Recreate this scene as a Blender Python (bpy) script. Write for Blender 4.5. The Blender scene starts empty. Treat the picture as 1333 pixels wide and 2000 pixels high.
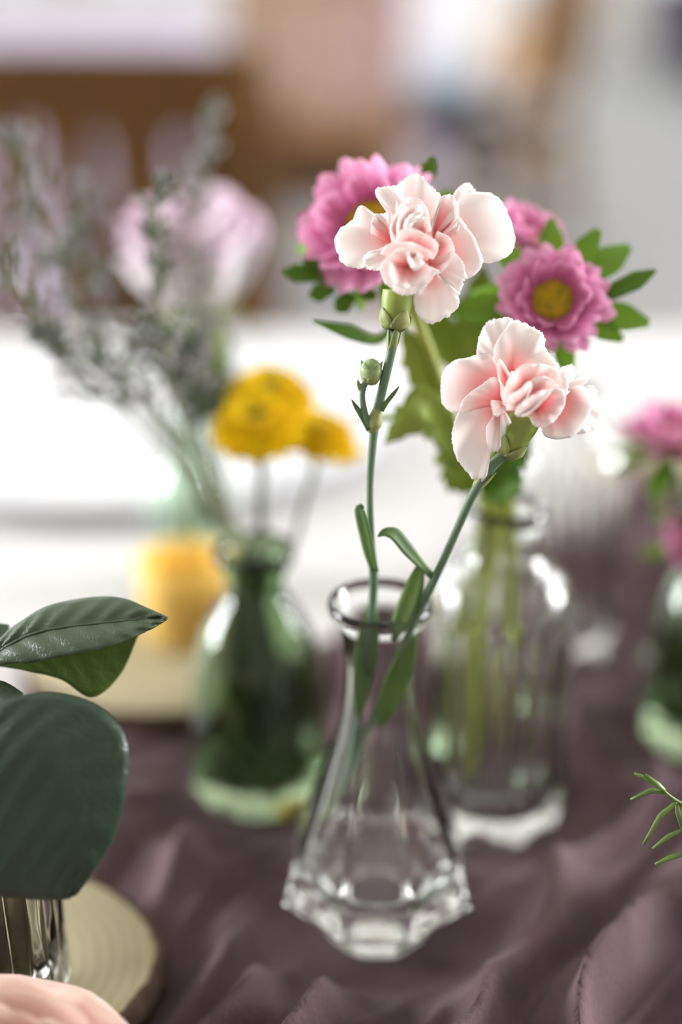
import bpy, math, random
from mathutils import Vector, Matrix, noise

# ------------------------------------------------------------------ camera
S = bpy.context.scene
COL = S.collection
TZ = 0.75                      # table top height
CAMZ = TZ + 0.314
PITCH = math.radians(23.0)
FPX = 50.0 / 36.0 * 2000.0     # focal length in pixels of the 1333x2000 frame
CX, CY = 666.5, 1000.0
cam_d = bpy.data.cameras.new('camera')
cam = bpy.data.objects.new('camera', cam_d)
COL.objects.link(cam)
cam.location = (0, 0, CAMZ)
cam.rotation_euler = (math.radians(90) - PITCH, 0, 0)
cam_d.sensor_fit = 'VERTICAL'
cam_d.sensor_height = 36.0
cam_d.sensor_width = 24.0
cam_d.lens = 50.0
cam_d.clip_start = 0.01
cam_d.clip_end = 60
cam_d.dof.use_dof = True
cam_d.dof.focus_distance = 0.386
cam_d.dof.aperture_fstop = 2.2
S.camera = cam

S.view_settings.view_transform = 'Standard'
S.view_settings.look = 'None'
S.view_settings.gamma = 1.0
S.view_settings.use_curve_mapping = False
S.view_settings.exposure = 0.2

# ------------------------------------------------------------------ world: pale overcast sky
W = bpy.data.worlds.new('overcast_sky')
S.world = W
W.use_nodes = True
W.node_tree.nodes['Background'].inputs[0].default_value = (0.86, 0.92, 1.0, 1)
W.node_tree.nodes['Background'].inputs[1].default_value = 1.0

# daylight coming in through the windows of the hall (one area light per window opening)
ROOM = dict(x0=-5.0, x1=5.0, y0=-2.2, y1=12.5, h=3.6)
WINDOWS = []      # (centre, normal, width, height, watts)
for wx in (-3.3, -1.1, 1.1, 3.3):
    WINDOWS.append(((wx, ROOM['y1'], 1.85), (0, -1, 0), 1.8, 2.7, 60))
for wy in (1.5, 4.2, 6.9, 9.4):
    WINDOWS.append(((ROOM['x0'], wy, 1.85), (1, 0, 0), 1.9, 2.7, 780 if wy < 3 else 95))
for wy in (1.7, 4.6, 7.3, 9.8):
    WINDOWS.append(((ROOM['x1'], wy, 1.85), (-1, 0, 0), 1.9, 2.7, 780 if wy < 3 else 95))
for i, (c, nrm, w, h, e) in enumerate(WINDOWS):
    ld = bpy.data.lights.new('window_daylight', 'AREA')
    ld.shape = 'RECTANGLE'
    ld.size = w
    ld.size_y = h
    ld.energy = e
    ld.color = (0.96, 0.98, 1.0)
    lo = bpy.data.objects.new('window_daylight', ld)
    COL.objects.link(lo)
    n = Vector(nrm)
    lo.location = Vector(c) - n * 0.06
    lo.rotation_euler = n.to_track_quat('-Z', 'Z').to_euler()

RNG = random.Random(7)
FWD = Vector((0, math.cos(PITCH), -math.sin(PITCH)))
UPV = Vector((0, math.sin(PITCH), math.cos(PITCH)))
RGT = Vector((1, 0, 0))
CAM = Vector((0, 0, CAMZ))


def P(px, py, dep):
    return CAM + FWD * dep + RGT * ((px - CX) / FPX * dep) - UPV * ((py - CY) / FPX * dep)


def G(px, py, z=TZ):
    d = FWD + RGT * ((px - CX) / FPX) - UPV * ((py - CY) / FPX)
    return CAM + d * ((z - CAMZ) / d.z)


# ------------------------------------------------------------------ materials
def mat(name, col, rough=0.5, spec=0.5, trans=0.0, ior=1.45, noise_amt=0.0, noise_scale=20.0, col2=None,
        bump=0.0, bump_scale=60.0, sheen=0.0, coat=0.0, translucent=0.0, tcol=None, sss=0.0):
    m = bpy.data.materials.new(name)
    m.use_nodes = True
    nt = m.node_tree
    b = nt.nodes['Principled BSDF']
    b.inputs['Base Color'].default_value = (*col, 1)
    b.inputs['Roughness'].default_value = rough
    b.inputs['Specular IOR Level'].default_value = spec
    b.inputs['IOR'].default_value = ior
    b.inputs['Transmission Weight'].default_value = trans
    b.inputs['Sheen Weight'].default_value = sheen
    b.inputs['Coat Weight'].default_value = coat
    if col2 is not None:
        tc = nt.nodes.new('ShaderNodeTexCoord')
        nz = nt.nodes.new('ShaderNodeTexNoise')
        nz.inputs['Scale'].default_value = noise_scale
        nz.inputs['Detail'].default_value = 4
        mx = nt.nodes.new('ShaderNodeMix')
        mx.data_type = 'RGBA'
        rp = nt.nodes.new('ShaderNodeValToRGB')
        rp.color_ramp.elements[0].position = 0.35
        rp.color_ramp.elements[1].position = 0.68
        nt.links.new(tc.outputs['Object'], nz.inputs['Vector'])
        nt.links.new(nz.outputs['Fac'], rp.inputs['Fac'])
        nt.links.new(rp.outputs['Color'], mx.inputs['Factor'])
        mx.inputs['A'].default_value = (*col, 1)
        mx.inputs['B'].default_value = (*col2, 1)
        nt.links.new(mx.outputs['Result'], b.inputs['Base Color'])
    if bump > 0:
        tc = nt.nodes.new('ShaderNodeTexCoord')
        nz = nt.nodes.new('ShaderNodeTexNoise')
        nz.inputs['Scale'].default_value = bump_scale
        nz.inputs['Detail'].default_value = 3
        bp = nt.nodes.new('ShaderNodeBump')
        bp.inputs['Strength'].default_value = bump
        bp.inputs['Distance'].default_value = 0.002
        nt.links.new(tc.outputs['Object'], nz.inputs['Vector'])
        nt.links.new(nz.outputs['Fac'], bp.inputs['Height'])
        nt.links.new(bp.outputs['Normal'], b.inputs['Normal'])
    if translucent > 0:
        out = nt.nodes['Material Output']
        tr = nt.nodes.new('ShaderNodeBsdfTranslucent')
        tr.inputs['Color'].default_value = (*(tcol or col), 1)
        ms = nt.nodes.new('ShaderNodeMixShader')
        ms.inputs['Fac'].default_value = translucent
        nt.links.new(b.outputs[0], ms.inputs[1])
        nt.links.new(tr.outputs[0], ms.inputs[2])
        nt.links.new(ms.outputs[0], out.inputs['Surface'])
    return m


def petal_mat(name, stops, translucent=0.35, rough=0.6):
    """pigment of a petal from its claw (pink=1) to its edge (pink=0), read from a mesh attribute"""
    m = bpy.data.materials.new(name)
    m.use_nodes = True
    nt = m.node_tree
    b = nt.nodes['Principled BSDF']
    b.inputs['Roughness'].default_value = rough
    b.inputs['Specular IOR Level'].default_value = 0.2
    b.inputs['Sheen Weight'].default_value = 0.05
    at = nt.nodes.new('ShaderNodeAttribute')
    at.attribute_name = 'pigment'
    rp = nt.nodes.new('ShaderNodeValToRGB')
    els = rp.color_ramp.elements
    while len(els) < len(stops):
        els.new(0.5)
    for e, (p, c) in zip(els, stops):
        e.position = p
        e.color = (*c, 1)
    nt.links.new(at.outputs['Fac'], rp.inputs['Fac'])
    nt.links.new(rp.outputs['Color'], b.inputs['Base Color'])
    tr = nt.nodes.new('ShaderNodeBsdfTranslucent')
    nt.links.new(rp.outputs['Color'], tr.inputs['Color'])
    ms = nt.nodes.new('ShaderNodeMixShader')
    ms.inputs['Fac'].default_value = translucent
    nt.links.new(b.outputs[0], ms.inputs[1])
    nt.links.new(tr.outputs[0], ms.inputs[2])
    nt.links.new(ms.outputs[0], nt.nodes['Material Output'].inputs['Surface'])
    return m


M = {}
M['carnation'] = petal_mat('carnation_petal', [(0.0, (0.97, 0.935, 0.92)), (0.22, (0.96, 0.83, 0.81)), (0.50, (0.95, 0.58, 0.58)), (1.0, (0.92, 0.27, 0.30))], 0.45)
M['aster'] = petal_mat('aster_petal', [(0.0, (0.85, 0.47, 0.66)), (0.45, (0.72, 0.27, 0.48)), (1.0, (0.50, 0.11, 0.28))], 0.3)
M['rose'] = petal_mat('rose_petal', [(0.0, (0.90, 0.74, 0.84)), (0.12, (0.92, 0.88, 0.91)), (0.7, (0.93, 0.91, 0.91)), (1.0, (0.84, 0.83, 0.72))], 0.3)
M['rose_peach'] = petal_mat('rose_peach_petal', [(0.0, (0.86, 0.66, 0.58)), (0.5, (0.84, 0.44, 0.40)), (1.0, (0.78, 0.30, 0.30))], 0.3)
M['yellow'] = petal_mat('yellow_petal', [(0.0, (0.93, 0.69, 0.003)), (0.6, (0.91, 0.64, 0.003)), (1.0, (0.60, 0.36, 0.01))], 0.25)
M['yellow_disc'] = mat('yellow_disc', (0.36, 0.27, 0.02), 0.8, 0.1, col2=(0.22, 0.20, 0.02), noise_scale=900)
M['aster_disc'] = mat('aster_disc', (0.50, 0.36, 0.02), 0.8, 0.1, col2=(0.22, 0.22, 0.02), noise_scale=700, bump=0.4, bump_scale=900)
M['stem'] = mat('carnation_stem', (0.105, 0.165, 0.105), 0.5, 0.4, col2=(0.14, 0.21, 0.12), noise_scale=60)
M['stem_leaf'] = mat('carnation_leaf', (0.10, 0.17, 0.075), 0.5, 0.4, col2=(0.15, 0.24, 0.06), noise_scale=90, translucent=0.2, tcol=(0.25, 0.42, 0.05))
M['calyx'] = mat('calyx_green', (0.20, 0.27, 0.05), 0.45, 0.4, col2=(0.27, 0.33, 0.07), noise_scale=160)
M['bract'] = mat('bract_green', (0.30, 0.32, 0.12), 0.5, 0.4, col2=(0.20, 0.25, 0.08), noise_scale=120)
M['bud'] = mat('bud_green', (0.30, 0.40, 0.20), 0.45, 0.4, col2=(0.20, 0.29, 0.12), noise_scale=300)
M['leaf_bright'] = mat('leaf_bright', (0.07, 0.16, 0.012), 0.5, 0.4, col2=(0.12, 0.24, 0.02), noise_scale=70, translucent=0.35, tcol=(0.18, 0.34, 0.02))
M['leaf_olive'] = mat('leaf_olive', (0.20, 0.27, 0.035), 0.5, 0.4, col2=(0.33, 0.41, 0.07), noise_scale=60, translucent=0.3, tcol=(0.30, 0.40, 0.05))
M['stem_yellow'] = mat('aster_stem', (0.34, 0.38, 0.06), 0.5, 0.4, col2=(0.24, 0.30, 0.05), noise_scale=50)
M['stem_dark'] = mat('dark_woody_stem', (0.035, 0.030, 0.014), 0.45, 0.4, col2=(0.09, 0.07, 0.02), noise_scale=80)
M['stem_olive'] = mat('olive_stem', (0.055, 0.080, 0.028), 0.6, 0.3, col2=(0.085, 0.105, 0.04), noise_scale=50)
M['spray_stem'] = mat('spray_stem', (0.17, 0.20, 0.12), 0.7, 0.2, col2=(0.24, 0.25, 0.17), noise_scale=60)
M['spray_floret'] = mat('spray_floret', (0.38, 0.35, 0.32), 0.8, 0.1, col2=(0.33, 0.28, 0.38), noise_scale=90)
M['spray_leaf'] = mat('spray_leaf', (0.055, 0.095, 0.05), 0.7, 0.2, col2=(0.13, 0.16, 0.09), noise_scale=90)
M['needle'] = mat('needle_green', (0.10, 0.17, 0.05), 0.45, 0.4, col2=(0.16, 0.25, 0.05), noise_scale=200)
M['clear_glass'] = mat('clear_glass', (0.985, 1.0, 0.99), 0.0, 0.5, 1.0, 1.46)
M['pale_green_glass'] = mat('pale_green_glass', (0.80, 0.93, 0.80), 0.0, 0.5, 1.0, 1.46)
M['green_glass'] = mat('green_glass', (0.44, 0.58, 0.37), 0.0, 0.5, 1.0, 1.46)
M['cloth_white'] = mat('white_linen', (0.66, 0.65, 0.655), 0.85, 0.2, bump=0.15, bump_scale=900)
M['porcelain'] = mat('white_porcelain', (0.74, 0.75, 0.78), 0.12, 0.5)
M['gauze'] = mat('mauve_gauze', (0.066, 0.040, 0.047), 0.9, 0.1, col2=(0.150, 0.096, 0.108), noise_scale=18, bump=0.35, bump_scale=700, sheen=0.08)
M['lilac_cloth'] = mat('lilac_cloth', (0.50, 0.44, 0.56), 0.85, 0.2)
M['wood_chair'] = mat('chair_wood', (0.120, 0.055, 0.012), 0.5, 0.2, col2=(0.075, 0.035, 0.008), noise_scale=12)
M['wood_light'] = mat('light_chair_wood', (0.31, 0.185, 0.125), 0.5, 0.2, col2=(0.25, 0.14, 0.08), noise_scale=12)
M['black_vinyl'] = mat('black_vinyl', (0.012, 0.012, 0.014), 0.35, 0.5)
M['sheen_cushion'] = mat('pale_blue_sheen', (0.50, 0.56, 0.66), 0.8, 0.2)  # bluish sky sheen of the black seat, put into a cushion colour
M['navy'] = mat('navy_upholstery', (0.028, 0.030, 0.062), 0.8, 0.2, col2=(0.05, 0.03, 0.05), noise_scale=6)
M['peach'] = mat('peach_fabric', (0.70, 0.48, 0.30), 0.85, 0.2)
M['blush'] = mat('blush_fabric', (0.55, 0.38, 0.33), 0.85, 0.2)
M['bark'] = mat('bark', (0.10, 0.065, 0.045), 0.9, 0.2, col2=(0.05, 0.03, 0.02), noise_scale=120, bump=0.8, bump_scale=300)
M['floor'] = mat('pale_stone_floor', (0.235, 0.232, 0.225), 0.6, 0.3, col2=(0.29, 0.287, 0.28), noise_scale=3)
M['wall'] = mat('wall_paint', (0.62, 0.60, 0.57), 0.8, 0.2)
M['wall_dark'] = mat('dark_wall_panel', (0.24, 0.215, 0.19), 0.7, 0.2)
M['ceiling'] = mat('ceiling_paint', (0.48, 0.46, 0.43), 0.85, 0.2)
M['frame'] = mat('window_frame_paint', (0.75, 0.75, 0.74), 0.5, 0.4)
M['wax'] = mat('yellow_wax', (0.97, 0.66, 0.10), 0.5, 0.3, translucent=0.3, tcol=(0.95, 0.7, 0.15))
M['wick'] = mat('wick', (0.03, 0.025, 0.02), 0.9, 0.1)
M['frost_glass'] = mat('yellow_frosted_glass', (0.97, 0.74, 0.24), 0.4, 0.4, translucent=0.45, tcol=(0.97, 0.80, 0.35))


def slice_wood():
    m = bpy.data.materials.new('wood_slice_face')
    m.use_nodes = True
    nt = m.node_tree
    b = nt.nodes['Principled BSDF']
    tc = nt.nodes.new('ShaderNodeTexCoord')
    wv = nt.nodes.new('ShaderNodeTexWave')
    wv.wave_type = 'RINGS'
    wv.rings_direction = 'Z'
    wv.inputs['Scale'].default_value = 75
    wv.inputs['Distortion'].default_value = 2.5
    rp = nt.nodes.new('ShaderNodeValToRGB')
    rp.color_ramp.elements[0].color = (0.38, 0.33, 0.20, 1)
    rp.color_ramp.elements[1].color = (0.44, 0.385, 0.245, 1)
    nt.links.new(tc.outputs['Object'], wv.inputs['Vector'])
    nt.links.new(wv.outputs['Fac'], rp.inputs['Fac'])
    nt.links.new(rp.outputs['Color'], b.inputs['Base Color'])
    b.inputs['Roughness'].default_value = 0.7
    return m


M['slice'] = slice_wood()


def leaf_mat(name, c1, c2, tcol, rough, vein_scale):
    """leathery leaf: fine reticulate veins in colour and relief"""
    m = mat(name, c1, rough, 0.5)
    nt = m.node_tree
    b = nt.nodes['Principled BSDF']
    tc = nt.nodes.new('ShaderNodeTexCoord')
    vo = nt.nodes.new('ShaderNodeTexVoronoi')
    vo.feature = 'DISTANCE_TO_EDGE'
    vo.inputs['Scale'].default_value = vein_scale
    nz = nt.nodes.new('ShaderNodeTexNoise')
    nz.inputs['Scale'].default_value = 90
    mx = nt.nodes.new('ShaderNodeMix')
    mx.data_type = 'RGBA'
    mx.inputs['A'].default_value = (*c1, 1)
    mx.inputs['B'].default_value = (*c2, 1)
    rp = nt.nodes.new('ShaderNodeValToRGB')
    rp.color_ramp.elements[1].position = 0.12
    bp = nt.nodes.new('ShaderNodeBump')
    bp.inputs['Strength'].default_value = 0.22
    bp.inputs['Distance'].default_value = 0.0006
    nt.links.new(tc.outputs['Object'], vo.inputs['Vector'])
    nt.links.new(tc.outputs['Object'], nz.inputs['Vector'])
    nt.links.new(nz.outputs['Fac'], mx.inputs['Factor'])
    nt.links.new(vo.outputs['Distance'], rp.inputs['Fac'])
    nt.links.new(rp.outputs['Color'], bp.inputs['Height'])
    nt.links.new(bp.outputs['Normal'], b.inputs['Normal'])
    nt.links.new(mx.outputs['Result'], b.inputs['Base Color'])
    tr = nt.nodes.new('ShaderNodeBsdfTranslucent')
    tr.inputs['Color'].default_value = (*tcol, 1)
    ms = nt.nodes.new('ShaderNodeMixShader')
    ms.inputs['Fac'].default_value = 0.12
    nt.links.new(b.outputs[0], ms.inputs[1])
    nt.links.new(tr.outputs[0], ms.inputs[2])
    nt.links.new(ms.outputs[0], nt.nodes['Material Output'].inputs['Surface'])
    return m


M['salal'] = leaf_mat('leathery_leaf', (0.042, 0.070, 0.036), (0.075, 0.110, 0.060), (0.14, 0.26, 0.02), 0.42, 900)
M['salal_back'] = leaf_mat('leathery_leaf_back', (0.07, 0.13, 0.015), (0.10, 0.17, 0.02), (0.22, 0.40, 0.02), 0.55, 420)
M['salal_smooth'] = leaf_mat('smooth_leaf', (0.018, 0.040, 0.023), (0.034, 0.062, 0.038), (0.08, 0.16, 0.02), 0.34, 300)

# ------------------------------------------------------------------ object helpers
ORG = {}


def thing(name, loc, label, cat, group=None):
    o = bpy.data.objects.new(name, None)
    o.empty_display_size = 0.02
    COL.objects.link(o)
    o.location = loc
    ORG[o.name] = Vector(loc)
    tag(o, label, cat, group)
    return o


def tag(o, label=None, cat=None, group=None, kind=None):
    if label:
        o['label'] = label
    if cat:
        o['category'] = cat
    if group:
        o['group'] = group
    if kind:
        o['kind'] = kind
    return o


def mesh_data(name, verts, faces, smooth=True, pig=None):
    me = bpy.data.meshes.new(name)
    me.from_pydata([tuple(v) for v in verts], [], faces)
    if smooth:
        me.polygons.foreach_set('use_smooth', [True] * len(me.polygons))
    if pig is not None:
        a = me.attributes.new('pigment', 'FLOAT', 'POINT')
        a.data.foreach_set('value', pig)
    me.update()
    return me


def build(name, geo, m, parent=None, origin=None, smooth=True, pig=None, solid=0.0):
    """geo in world coordinates; origin of the new object = parent's origin, or the given one"""
    verts, faces = geo
    if origin is None:
        origin = ORG[parent.name] if parent is not None else Vector((0, 0, 0))
    origin = Vector(origin)
    me = mesh_data(name, [Vector(v) - origin for v in verts], faces, smooth, pig)
    o = bpy.data.objects.new(name, me)
    COL.objects.link(o)
    me.materials.append(m)
    if parent is not None:
        o.parent = parent
        o.location = origin - ORG[parent.name]
    else:
        o.location = origin
    ORG[o.name] = origin
    if solid > 0:
        md = o.modifiers.new('thickness', 'SOLIDIFY')
        md.thickness = solid
        md.offset = 0
    return o


def join(*geos):
    V, F = [], []
    for v, f in geos:
        k = len(V)
        V += list(v)
        F += [tuple(i + k for i in q) for q in f]
    return V, F


def xf(geo, mtx):
    return [mtx @ Vector(v) for v in geo[0]], geo[1]


def catmull(pts, n):
    """resample a list of Vectors to n points on a Catmull-Rom spline"""
    pts = [Vector(p) for p in pts]
    L = len(pts) - 1
    out = []
    for i in range(n):
        u = i / (n - 1) * L
        k = min(int(u), L - 1)
        t = u - k
        p1, p2 = pts[k], pts[k + 1]
        p0 = pts[k - 1] if k > 0 else p1 + (p1 - p2)
        p3 = pts[k + 2] if k + 2 <= L else p2 + (p2 - p1)
        out.append(0.5 * ((2 * p1) + (p2 - p0) * t + (2 * p0 - 5 * p1 + 4 * p2 - p3) * t * t + (3 * p1 - p0 - 3 * p2 + p3) * t ** 3))
    return out


def interp(vals, n):
    L = len(vals) - 1
    out = []
    for i in range(n):
        u = i / (n - 1) * L
        k = min(int(u), L - 1)
        out.append(vals[k] + (vals[k + 1] - vals[k]) * (u - k))
    return out


def tube(pts, radii, n=20, seg=8):
    c = catmull(pts, n)
    if isinstance(radii, (int, float)):
        radii = [radii, radii]
    r = interp(radii, n)
    V, F = [], []
    up = Vector((0.13, 0.21, 0.97))
    T = (c[1] - c[0]).normalized()
    a = T.cross(up)
    if a.length < 0.1:
        a = T.cross(Vector((1, 0, 0)))
    a.normalize()
    for i in range(n):
        T = (c[min(i + 1, n - 1)] - c[max(i - 1, 0)]).normalized()
        a = (a - T * a.dot(T)).normalized()
        b = T.cross(a)
        for k in range(seg):
            th = 2 * math.pi * k / seg
            V.append(c[i] + (a * math.cos(th) + b * math.sin(th)) * r[i])
    for i in range(n - 1):
        for k in range(seg):
            k2 = (k + 1) % seg
            F.append((i * seg + k, i * seg + k2, (i + 1) * seg + k2, (i + 1) * seg + k))
    F.append(tuple(range(seg))[::-1])
    F.append(tuple((n - 1) * seg + k for k in range(seg)))
    return V, F


def lathe(profile, seg=48, mod=None, closed_bottom=True, closed_top=True):
    """profile: list of (r, z); r == 0 ends become a single pole vertex"""
    V, F, rows = [], [], []
    for r, z in profile:
        if r <= 1e-9:
            V.append(Vector((0, 0, z)))
            rows.append([len(V) - 1])
        else:
            row = []
            for k in range(seg):
                th = 2 * math.pi * k / seg
                rr = r * (mod(th, r, z) if mod else 1.0)
                V.append(Vector((rr * math.cos(th), rr * math.sin(th), z)))
                row.append(len(V) - 1)
            rows.append(row)
    for a, b in zip(rows[:-1], rows[1:]):
        for k in range(seg):
            k2 = (k + 1) % seg
            if len(a) == 1 and len(b) == 1:
                continue
            if len(a) == 1:
                F.append((a[0], b[k2], b[k]))
            elif len(b) == 1:
                F.append((a[k], a[k2], b[0]))
            else:
                F.append((a[k], a[k2], b[k2], b[k]))
    return V, F


def box(x0, x1, y0, y1, z0, z1, bev=0.0):
    if bev <= 0:
        V = [Vector(p) for p in ((x0, y0, z0), (x1, y0, z0), (x1, y1, z0), (x0, y1, z0), (x0, y0, z1), (x1, y0, z1), (x1, y1, z1), (x0, y1, z1))]
        F = [(0, 3, 2, 1), (4, 5, 6, 7), (0, 1, 5, 4), (1, 2, 6, 5), (2, 3, 7, 6), (3, 0, 4, 7)]
        return V, F
    # rounded slab: superellipse outline rings
    import bmesh
    bm = bmesh.new()
    bmesh.ops.create_cube(bm, size=1.0)
    for v in bm.verts:
        v.co = Vector(((x0 + x1) / 2 + v.co.x * (x1 - x0), (y0 + y1) / 2 + v.co.y * (y1 - y0), (z0 + z1) / 2 + v.co.z * (z1 - z0)))
    bmesh.ops.bevel(bm, geom=bm.edges[:], offset=bev, segments=3, profile=0.5, affect='EDGES')
    bm.verts.index_update()
    V = [v.co.copy() for v in bm.verts]
    F = [tuple(v.index for v in f.verts) for f in bm.faces]
    bm.free()
    return V, F


def bar(a, b, w, d, side=Vector((1, 0, 0))):
    """rectangular bar from a to b, w along side, d across"""
    a, b = Vector(a), Vector(b)
    T = (b - a).normalized()
    s = (side - T * side.dot(T)).normalized()
    q = T.cross(s)
    V = []
    for p in (a, b):
        for i, j in ((-1, -1), (1, -1), (1, 1), (-1, 1)):
            V.append(p + s * (i * w / 2) + q * (j * d / 2))
    return V, [(3, 2, 1, 0), (4, 5, 6, 7), (0, 1, 5, 4), (1, 2, 6, 5), (2, 3, 7, 6), (3, 0, 4, 7)]


def grid(fn, nu, nv):
    V = [fn(i / (nu - 1), j / (nv - 1)) for j in range(nv) for i in range(nu)]
    F = [(j * nu + i, j * nu + i + 1, (j + 1) * nu + i + 1, (j + 1) * nu + i) for j in range(nv - 1) for i in range(nu - 1)]
    return V, F


def ribbon(pts, widths, normal, fold=0.25, n=18, teeth=0.0, nteeth=7, cross=5):
    """leaf blade along pts; normal = which way the blade faces; fold lifts the two halves"""
    c = catmull(pts, n)
    w = interp(widths, n)
    normal = Vector(normal)
    V = []
    for i in range(n):
        T = (c[min(i + 1, n - 1)] - c[max(i - 1, 0)]).normalized()
        s = T.cross(normal)
        s.normalize()
        q = s.cross(T)
        tt = 1.0
        if teeth > 0:
            ph = (i / (n - 1) * nteeth) % 1.0
            tt = 1 - teeth * ph
        for k in range(cross):
            u = k / (cross - 1) * 2 - 1
            V.append(c[i] + s * (u * w[i] * (tt if abs(u) > 0.9 else 1)) + q * (abs(u) * w[i] * fold))
    F = [(i * cross + k, i * cross + k + 1, (i + 1) * cross + k + 1, (i + 1) * cross + k) for i in range(n - 1) for k in range(cross - 1)]
    return V, F


def copy_tree(o, parent=None):
    c = o.copy()
    COL.objects.link(c)
    c.parent = parent
    for ch in list(o.children):
        copy_tree(ch, c)
    return c


# ================================================================== the room
R = ROOM
def struct(name, geo, m, smooth=False):
    return tag(build(name, geo, m, smooth=smooth), kind='structure')


# stone floor laid in large slabs with thin recessed joints
floor = struct('floor', box(R['x0'], R['x1'], R['y0'], R['y1'], -0.12, -0.004), M['wall'])
ORG['floor'] = Vector((0, 0, 0))
SL = 0.8
slab_me = mesh_data('slab', *box(-SL / 2 + 0.003, SL / 2 - 0.003, -SL / 2 + 0.003, SL / 2 - 0.003, -0.006, 0.0), smooth=False)
slab_me.materials.append(M['floor'])
nx, ny = int((R['x1'] - R['x0']) / SL), int((R['y1'] - R['y0']) / SL)
for i in range(nx + 1):
    for j in range(ny + 1):
        x, y = R['x0'] + (i + 0.5) * SL, R['y0'] + (j + 0.5) * SL
        if x + SL / 2 > R['x1'] + 0.01 or y + SL / 2 > R['y1'] + 0.01 or y < 0.5 or abs(x) > y * 0.45 + 0.9:
            continue
        o = bpy.data.objects.new('floor_slab', slab_me)
        COL.objects.link(o)
        o.parent = floor
        o.location = (x, y, 0)
struct('ceiling', box(R['x0'], R['x1'], R['y0'], R['y1'], R['h'], R['h'] + 0.1), M['ceiling'])


def wall(name, axis, pos, a0, a1, wins, m):
    """wall at axis=pos spanning a0..a1 with rectangular openings"""
    geos = []
    th = 0.12
    sgn = 1 if pos > 0 else -1

    def bx(u0, u1, z0, z1):
        p0, p1 = (pos, pos + sgn * th) if sgn > 0 else (pos + sgn * th, pos)
        if axis == 'x':
            geos.append(box(p0, p1, u0, u1, z0, z1))
        else:
            geos.append(box(u0, u1, p0, p1, z0, z1))
    cur = a0
    for (c, w, z0, z1) in sorted(wins):
        bx(cur, c - w / 2, 0, R['h'])
        bx(c - w / 2, c + w / 2, 0, z0)
        bx(c - w / 2, c + w / 2, z1, R['h'])
        cur = c + w / 2
    bx(cur, a1, 0, R['h'])
    return struct(name, join(*geos), m)


zz = (1.85 - 1.35, 1.85 + 1.35)
wall('wall_back', 'y', R['y1'], R['x0'], R['x1'], [(w[0][0], w[2], *zz) for w in WINDOWS if w[1][1] == -1], M['wall'])
wall('wall_left', 'x', R['x0'], R['y0'], R['y1'], [(w[0][1], w[2], *zz) for w in WINDOWS if w[1][0] == 1], M['wall'])
wall('wall_right', 'x', R['x1'], R['y0'], R['y1'], [(w[0][1], w[2], *zz) for w in WINDOWS if w[1][0] == -1], M['wall'])
wall('wall_front', 'y', R['y0'], R['x0'], R['x1'], [], M['wall_dark'])
for i, (c, nrm, w, h, e) in enumerate(WINDOWS):
    c, n = Vector(c), Vector(nrm)
    s = Vector((-n.y, n.x, 0))
    g = []
    for k in (-1, -0.33, 0.33, 1):
        g.append(bar(c + s * (k * (w / 2 - 0.03)) - Vector((0, 0, h / 2)), c + s * (k * (w / 2 - 0.03)) + Vector((0, 0, h / 2)), 0.06, 0.05, s))
    for k in (-1, 0.3, 1):
        z = Vector((0, 0, k * (h / 2 - 0.03)))
        g.append(bar(c + z - s * w / 2, c + z + s * w / 2, 0.05, 0.06, n))
    struct('window_%d' % (i + 1), join(*g), M['frame'])

# ================================================================== dining table and cloth
TX0, TX1, TY0, TY1 = -1.3, 1.3, 0.16, 1.115
tb = thing('dining_table', (0, 0.6, 0), 'long dining table hidden under the white cloth', 'table')
build('table_top', box(TX0 + 0.01, TX1 - 0.01, TY0 + 0.01, TY1 - 0.01, TZ - 0.04, TZ - 0.003), M['wood_chair'], tb, smooth=False)
for sx in (TX0 + 0.08, TX1 - 0.08):
    for sy in (TY0 + 0.08, TY1 - 0.08):
        build('leg', bar((sx, sy, 0), (sx, sy, TZ - 0.04), 0.07, 0.07), M['wood_chair'], tb, smooth=False)


def cloth_geo(x0, x1, y0, y1, z, drop, nper=160, wave=0.02, seed=0):
    """top sheet plus hanging skirt with soft folds"""
    per = []
    L = 2 * (x1 - x0) + 2 * (y1 - y0)
    for i in range(nper):
        s = i / nper * L
        if s < x1 - x0:
            per.append((x0 + s, y0, 0, -1))
        elif s < x1 - x0 + y1 - y0:
            per.append((x1, y0 + s - (x1 - x0), 1, 0))
        elif s < 2 * (x1 - x0) + y1 - y0:
            per.append((x1 - (s - (x1 - x0) - (y1 - y0)), y1, 0, 1))
        else:
            per.append((x0, y1 - (s - 2 * (x1 - x0) - (y1 - y0)), -1, 0))
    V, F = [], []
    rows = [(-0.02, 0.0), (-0.004, 0.0), (0.003, -0.004), (0.006, -0.02), (0.012, -drop * 0.4), (0.02, -drop * 0.75), (0.025, -drop)]
    for k, (o, dz) in enumerate(rows):
        for i, (x, y, nx_, ny_) in enumerate(per):
            f = wave * max(0, k - 2) / 4 * (0.5 + 0.5 * math.sin(i * 0.9 + seed) + 0.3 * math.sin(i * 0.37))
            V.append(Vector((x + nx_ * (o + f), y + ny_ * (o + f), z + dz)))
    n = nper
    for k in range(len(rows) - 1):
        for i in range(n):
            j = (i + 1) % n
            F.append((k * n + j, k * n + i, (k + 1) * n + i, (k + 1) * n + j))
    F.append(tuple(range(n)))
    return V, F


cl = build('tablecloth', cloth_geo(TX0, TX1, TY0, TY1, TZ, 0.55), M['cloth_white'], origin=(0, 0.6, TZ), smooth=False)
tag(cl, 'white linen cloth spread over the long dining table', 'tablecloth')

# ------------------------------------------------------------------ positions of the standing things (table plane)
def at(px, py):
    p = G(px, py)
    return Vector((p.x, p.y, TZ))


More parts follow.
